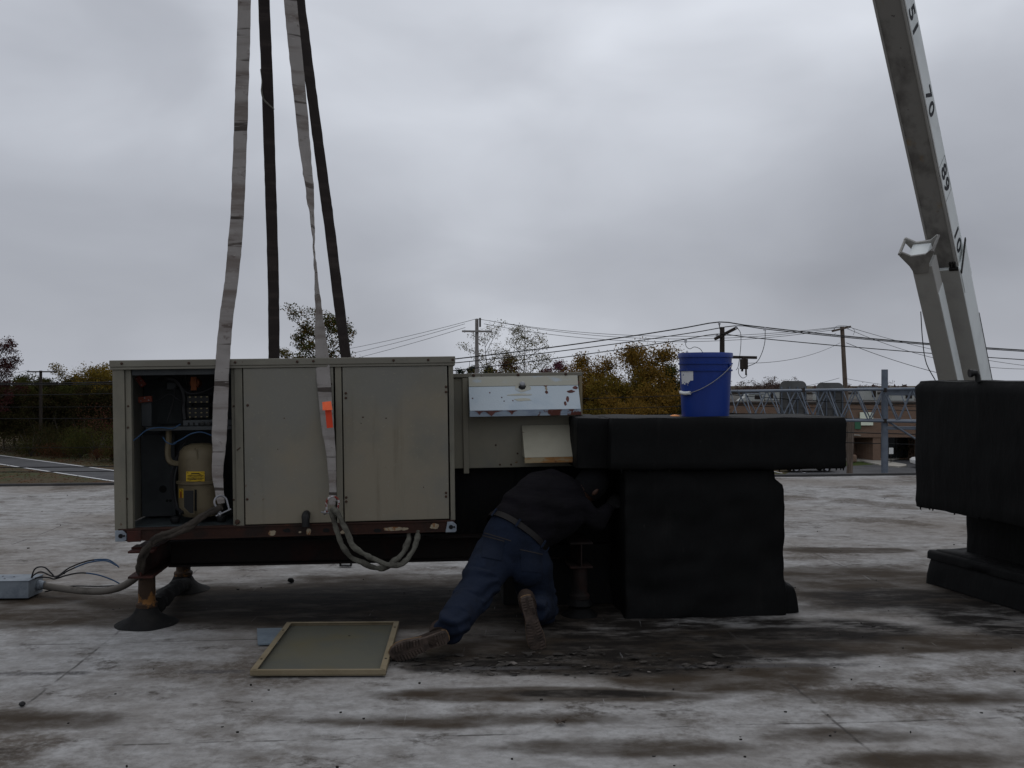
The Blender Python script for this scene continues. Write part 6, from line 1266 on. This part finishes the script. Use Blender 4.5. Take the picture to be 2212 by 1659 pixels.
# scrub along the ramp
def bush(name, label, pos, r, h, n, lm, ls, seed, group=None, cat='shrub'):
    rg = random.Random(seed); wood = MB(); pts = []
    for i in range(9):
        a = i * 2.4; q = V(r * .7 * math.cos(a) * rg.random(), r * .7 * math.sin(a) * rg.random(), h * rg.uniform(.5, .95)); wood.tube([V(0, 0, 0), q * .5 + V(0, 0, .1), q], [.05, .03, .01], 4)
    blobs = [(V(rg.uniform(-.75, .75) * r, rg.uniform(-.7, .7) * r, h * rg.uniform(.25, .75)), rg.uniform(.35, .6)) for _ in range(10)]; cs = []
    for p, q in blobs:
        k_ = n // 10; d = nr_.normal(size=(k_, 3)); d /= np.linalg.norm(d, axis=1)[:, None]; rad = nr_.random((k_, 1)) ** .45; cs.append(np.array(tuple(p)) + d * rad * np.array([r * q, r * q, h * .42 * (q + .4)]))
    c = np.concatenate(cs); c = c[c[:, 2] > .02]; t = thing(name, label, cat, pos, group=group); part('stems', wood, M_bark, t, smooth=0, fix=False); link('foliage', leaves_mesh('foliage', c, ls, lm), t); return t
bs = [(5, 992, 3.4, 3.4, L_dark, 'dark thicket at the left edge of the ramp'), (45, 990, 3.0, 2.6, L_green, 'green shrub second from the left along the ramp'), (80, 994, 2.6, 2.0, L_rust, 'rust coloured shrub below the left pole'), (115, 996, 3.2, 3.2, L_dark, 'dark shrub right of the rust coloured one'), (150, 1000, 3.0, 3.4, L_green, 'bright green shrub in the middle of the scrub'), (185, 1002, 2.4, 1.6, L_rust, 'low reddish brown shrub beside the road'), (215, 1004, 3.0, 3.4, L_green, 'round green shrub closest to the unit'), (250, 1008, 2.8, 2.8, L_dark, 'dark shrub half hidden by the unit corner'), (130, 985, 3.4, 4.6, L_dark, 'tall dark thicket behind the bright green shrub'), (30, 984, 3.4, 5.0, L_dark, 'tall dark thicket behind the left shrubs'), (200, 990, 3.6, 5.2, L_maroon, 'tall maroon tinged thicket behind the round shrub'), (80, 984, 3.6, 4.8, L_dark, 'tall dark thicket behind the left pole')]
for i, (dx, dy, r_, h, lm, lb) in enumerate(bs):
    p = G(dx, dy, GZ); bush('roadside_shrub', lb, V(p.x + 1.2, p.y + 3.2, GZ), r_, h, 3600, lm, .13, 60 + i, 'shrubs along the ramp')
mb = MB()                                                    # fallen leaves on the verge
for i in range(5200):
    t = rnd.random(); s_ = rnd.uniform(2.4, 7.5) * (1 if rnd.random() < .7 else -1.0); q = V(-86.4, 124, 0).lerp(V(-22, 66.9, 0), t); x = q.x + s_ * .664; y = q.y + s_ * .748; r_ = rnd.uniform(.06, .13); a = rnd.random() * 6.28
    z = GZ + .02 + rnd.random() * .08; mb.add([(x + r_ * math.cos(a), y + r_ * math.sin(a), z), (x - r_ * .6 * math.sin(a), y + r_ * .6 * math.cos(a), z + .04), (x - r_ * math.cos(a), y - r_ * math.sin(a), z)], [(0, 1, 2)])
tag(link('fallen_leaves', mesh_of('fallen_leaves', mb, L_rust, 0, False)), 'rust brown fallen leaves along the ramp verge', 'leaves', kind='stuff')
# trees behind the unit and the hood
Y = 70; wd, c = make_tree(top_h(664, Y), 3.0, .35, 4200, .13, 41, 14, .46); c = c[c[:, 0] > -5]; put_tree('mixed_tree', 'green tree with orange leaves between the two right slings', on_line(692, Y), wd, c, L_mix, .145)
Y = 74; wd, c = make_tree(top_h(738, Y), 2.3, .4, 1500, .13, 43, 10, .5); put_tree('mixed_tree', 'smaller yellow green tree left of the twisted sling', on_line(628, Y), wd, c, L_sparse, .14)
Y = 84
for dx, dy, sd, n_, lb in ((1040, 700, 51, 950, 'sparse thin tree behind the pale grey pole'), (1122, 688, 52, 1250, 'taller sparse thin tree right of the pale grey pole'), (1165, 762, 53, 420, 'low spindly tree between the sparse tree and purple bush')):
    wd, c = make_tree(top_h(dy, Y), 3.0, .42, n_, .13, sd, 13, .48, trunk_r=.11); put_tree('sparse_tree', lb, on_line(dx, Y), wd, c, L_sparse, .125)
for dx, dy, Y, cr, n_, lm, lb, nm in ((1006, 766, 92, 1.5, 2600, L_conif, 'dark evergreen just above the unit corner', 'evergreen_tree'), (1050, 782, 94, 1.9, 2600, L_conif, 'dark evergreen behind the pale pole base', 'evergreen_tree'), (1092, 756, 96, 2.2, 3600, L_maroon, 'maroon leaved tree between the sparse trees', 'maroon_tree'), (1212, 766, 92, 2.4, 3200, L_pink, 'purple pink tree above the hood corner', 'purple_tree'), (1180, 790, 90, 1.8, 1800, L_pink, 'low purple bushy tree behind the hood', 'purple_tree')):
    wd, c = make_tree(top_h(dy, Y), cr, .25, n_, .15, int(dx), 12, .6); put_tree(nm, lb, on_line(dx, Y), wd, c, lm, .15)
for i, (dx, dy, Y, cr, n_, lm, lb) in enumerate(((1385, 733, 62, 3.3, 9500, L_yel, 'large yellow ochre tree left of the bucket'), (1290, 752, 64, 2.5, 7000, L_yel, 'yellow ochre tree just right of the hood'), (1340, 800, 60, 2.6, 6500, L_yel2, 'olive yellow tree in front of the large yellow one'), (1455, 770, 66, 2.3, 6500, L_green, 'green tree partly hidden behind the bucket'), (1420, 835, 58, 2.2, 5500, L_yel, 'low yellow tree above the bucket duct'), (1350, 848, 56, 2.0, 5500, L_yel, 'low yellow shrubby tree right of the lower hood'), (1275, 845, 66, 2.4, 5200, L_dark, 'dark low tree beside the hood edge'), (1490, 815, 68, 2.4, 4200, L_green, 'green tree directly behind the bucket'))):
    wd, c = make_tree(top_h(dy, Y), cr, .12, n_, .12, 80 + i, 15, .6); put_tree('autumn_tree', lb, on_line(dx, Y), wd, c, lm, .125, group='autumn trees behind the bucket duct')
p = on_line(1300, 60); bush('red_bush', 'dark red bush low behind the bucket duct', p, 2.2, 4.6, 3000, L_maroon, .11, 99)
p = on_line(1470, 57); bush('red_bush', 'small red orange bush at the foot of the bucket', p, 1.0, 3.4, 1500, L_maroon, .10, 98)
p = G(1925, 990, GZ); bush('evergreen_bush', 'dark green bush in front of the brick building', V(p.x, p.y, GZ), 2.6, 2.2, 5000, L_dark, .12, 97); p = G(1890, 990, GZ); bush('evergreen_bush', 'small dark bush at the entrance pier', V(p.x + .6, p.y, GZ), 1.2, 1.5, 1800, L_dark, .11, 96)
# bare trees on the right horizon
L_bare = leafmat('brown_twigs', [(.075, .05, .045), (.10, .065, .055), (.06, .05, .042)])
for i, (dx, dy, cr) in enumerate(((1600, 831, 6), (1622, 827, 7), (1648, 823, 6), (1672, 816, 7), (1694, 819, 6), (1780, 830, 6), (1858, 834, 6), (1890, 832, 6))):
    Y = 240 + 8 * (i % 3); wd, c = make_tree(top_h(dy + 13, Y), cr * .7, .2, 1100, .3, 120 + i, 14, .42); put_tree('bare_tree', 'bare brown tree on the right horizon, ' + ('first', 'second', 'third', 'fourth', 'fifth', 'sixth', 'seventh', 'eighth')[i] + ' from the bucket', on_line(dx, Y), wd, c, L_bare, .26, group='bare trees on the horizon')
mb = []
for i in range(15000):                                       # far wood closing the horizon
    x = rnd.uniform(-330, 330); Y = rnd.uniform(270, 330); h = 6.0 + 2.0 * noise.noise(V(x * .03, 0, 0)) + 1.0 * noise.noise(V(x * .15, 3, 0)); mb.append((x, Y, GZ + h * rnd.random() ** .6))
tag(link('far_wood', leaves_mesh('far_wood', np.array(mb), 1.3, L_bare)), 'hazy brown wood along the far horizon', 'wood', kind='stuff')

cs_ = []; wd_ = MB()                                         # the wood goes on behind the unit
for i in range(26):
    x = -33 + 1.45 * i + rnd.uniform(-.5, .5); Y = 100 + rnd.uniform(0, 14); h = rnd.uniform(5.5, 8.0); r_ = rnd.uniform(1.6, 2.4); wd_.tube([V(x, Y, GZ), V(x + .1, Y, GZ + h * .8)], [.16, .05], 6)
    for j in range(9):
        c = np.array([x, Y, GZ + h * .55]) + nr_.normal(size=3) * np.array([r_ * .55, r_ * .55, h * .2]); d = nr_.normal(size=(170, 3)); d /= np.linalg.norm(d, axis=1)[:, None]; q = c + d * nr_.random((170, 1)) ** .5 * r_ * .55; cs_.append(q[q[:, 2] > GZ + .05])
wood_o = tag(link('wood_edge', leaves_mesh('wood_edge', np.concatenate(cs_), .26, L_green)), 'dull green edge of the wood continuing behind the unit', 'wood', kind='stuff')
part('trunks', wd_, M_bark, wood_o, smooth=60, fix=False)
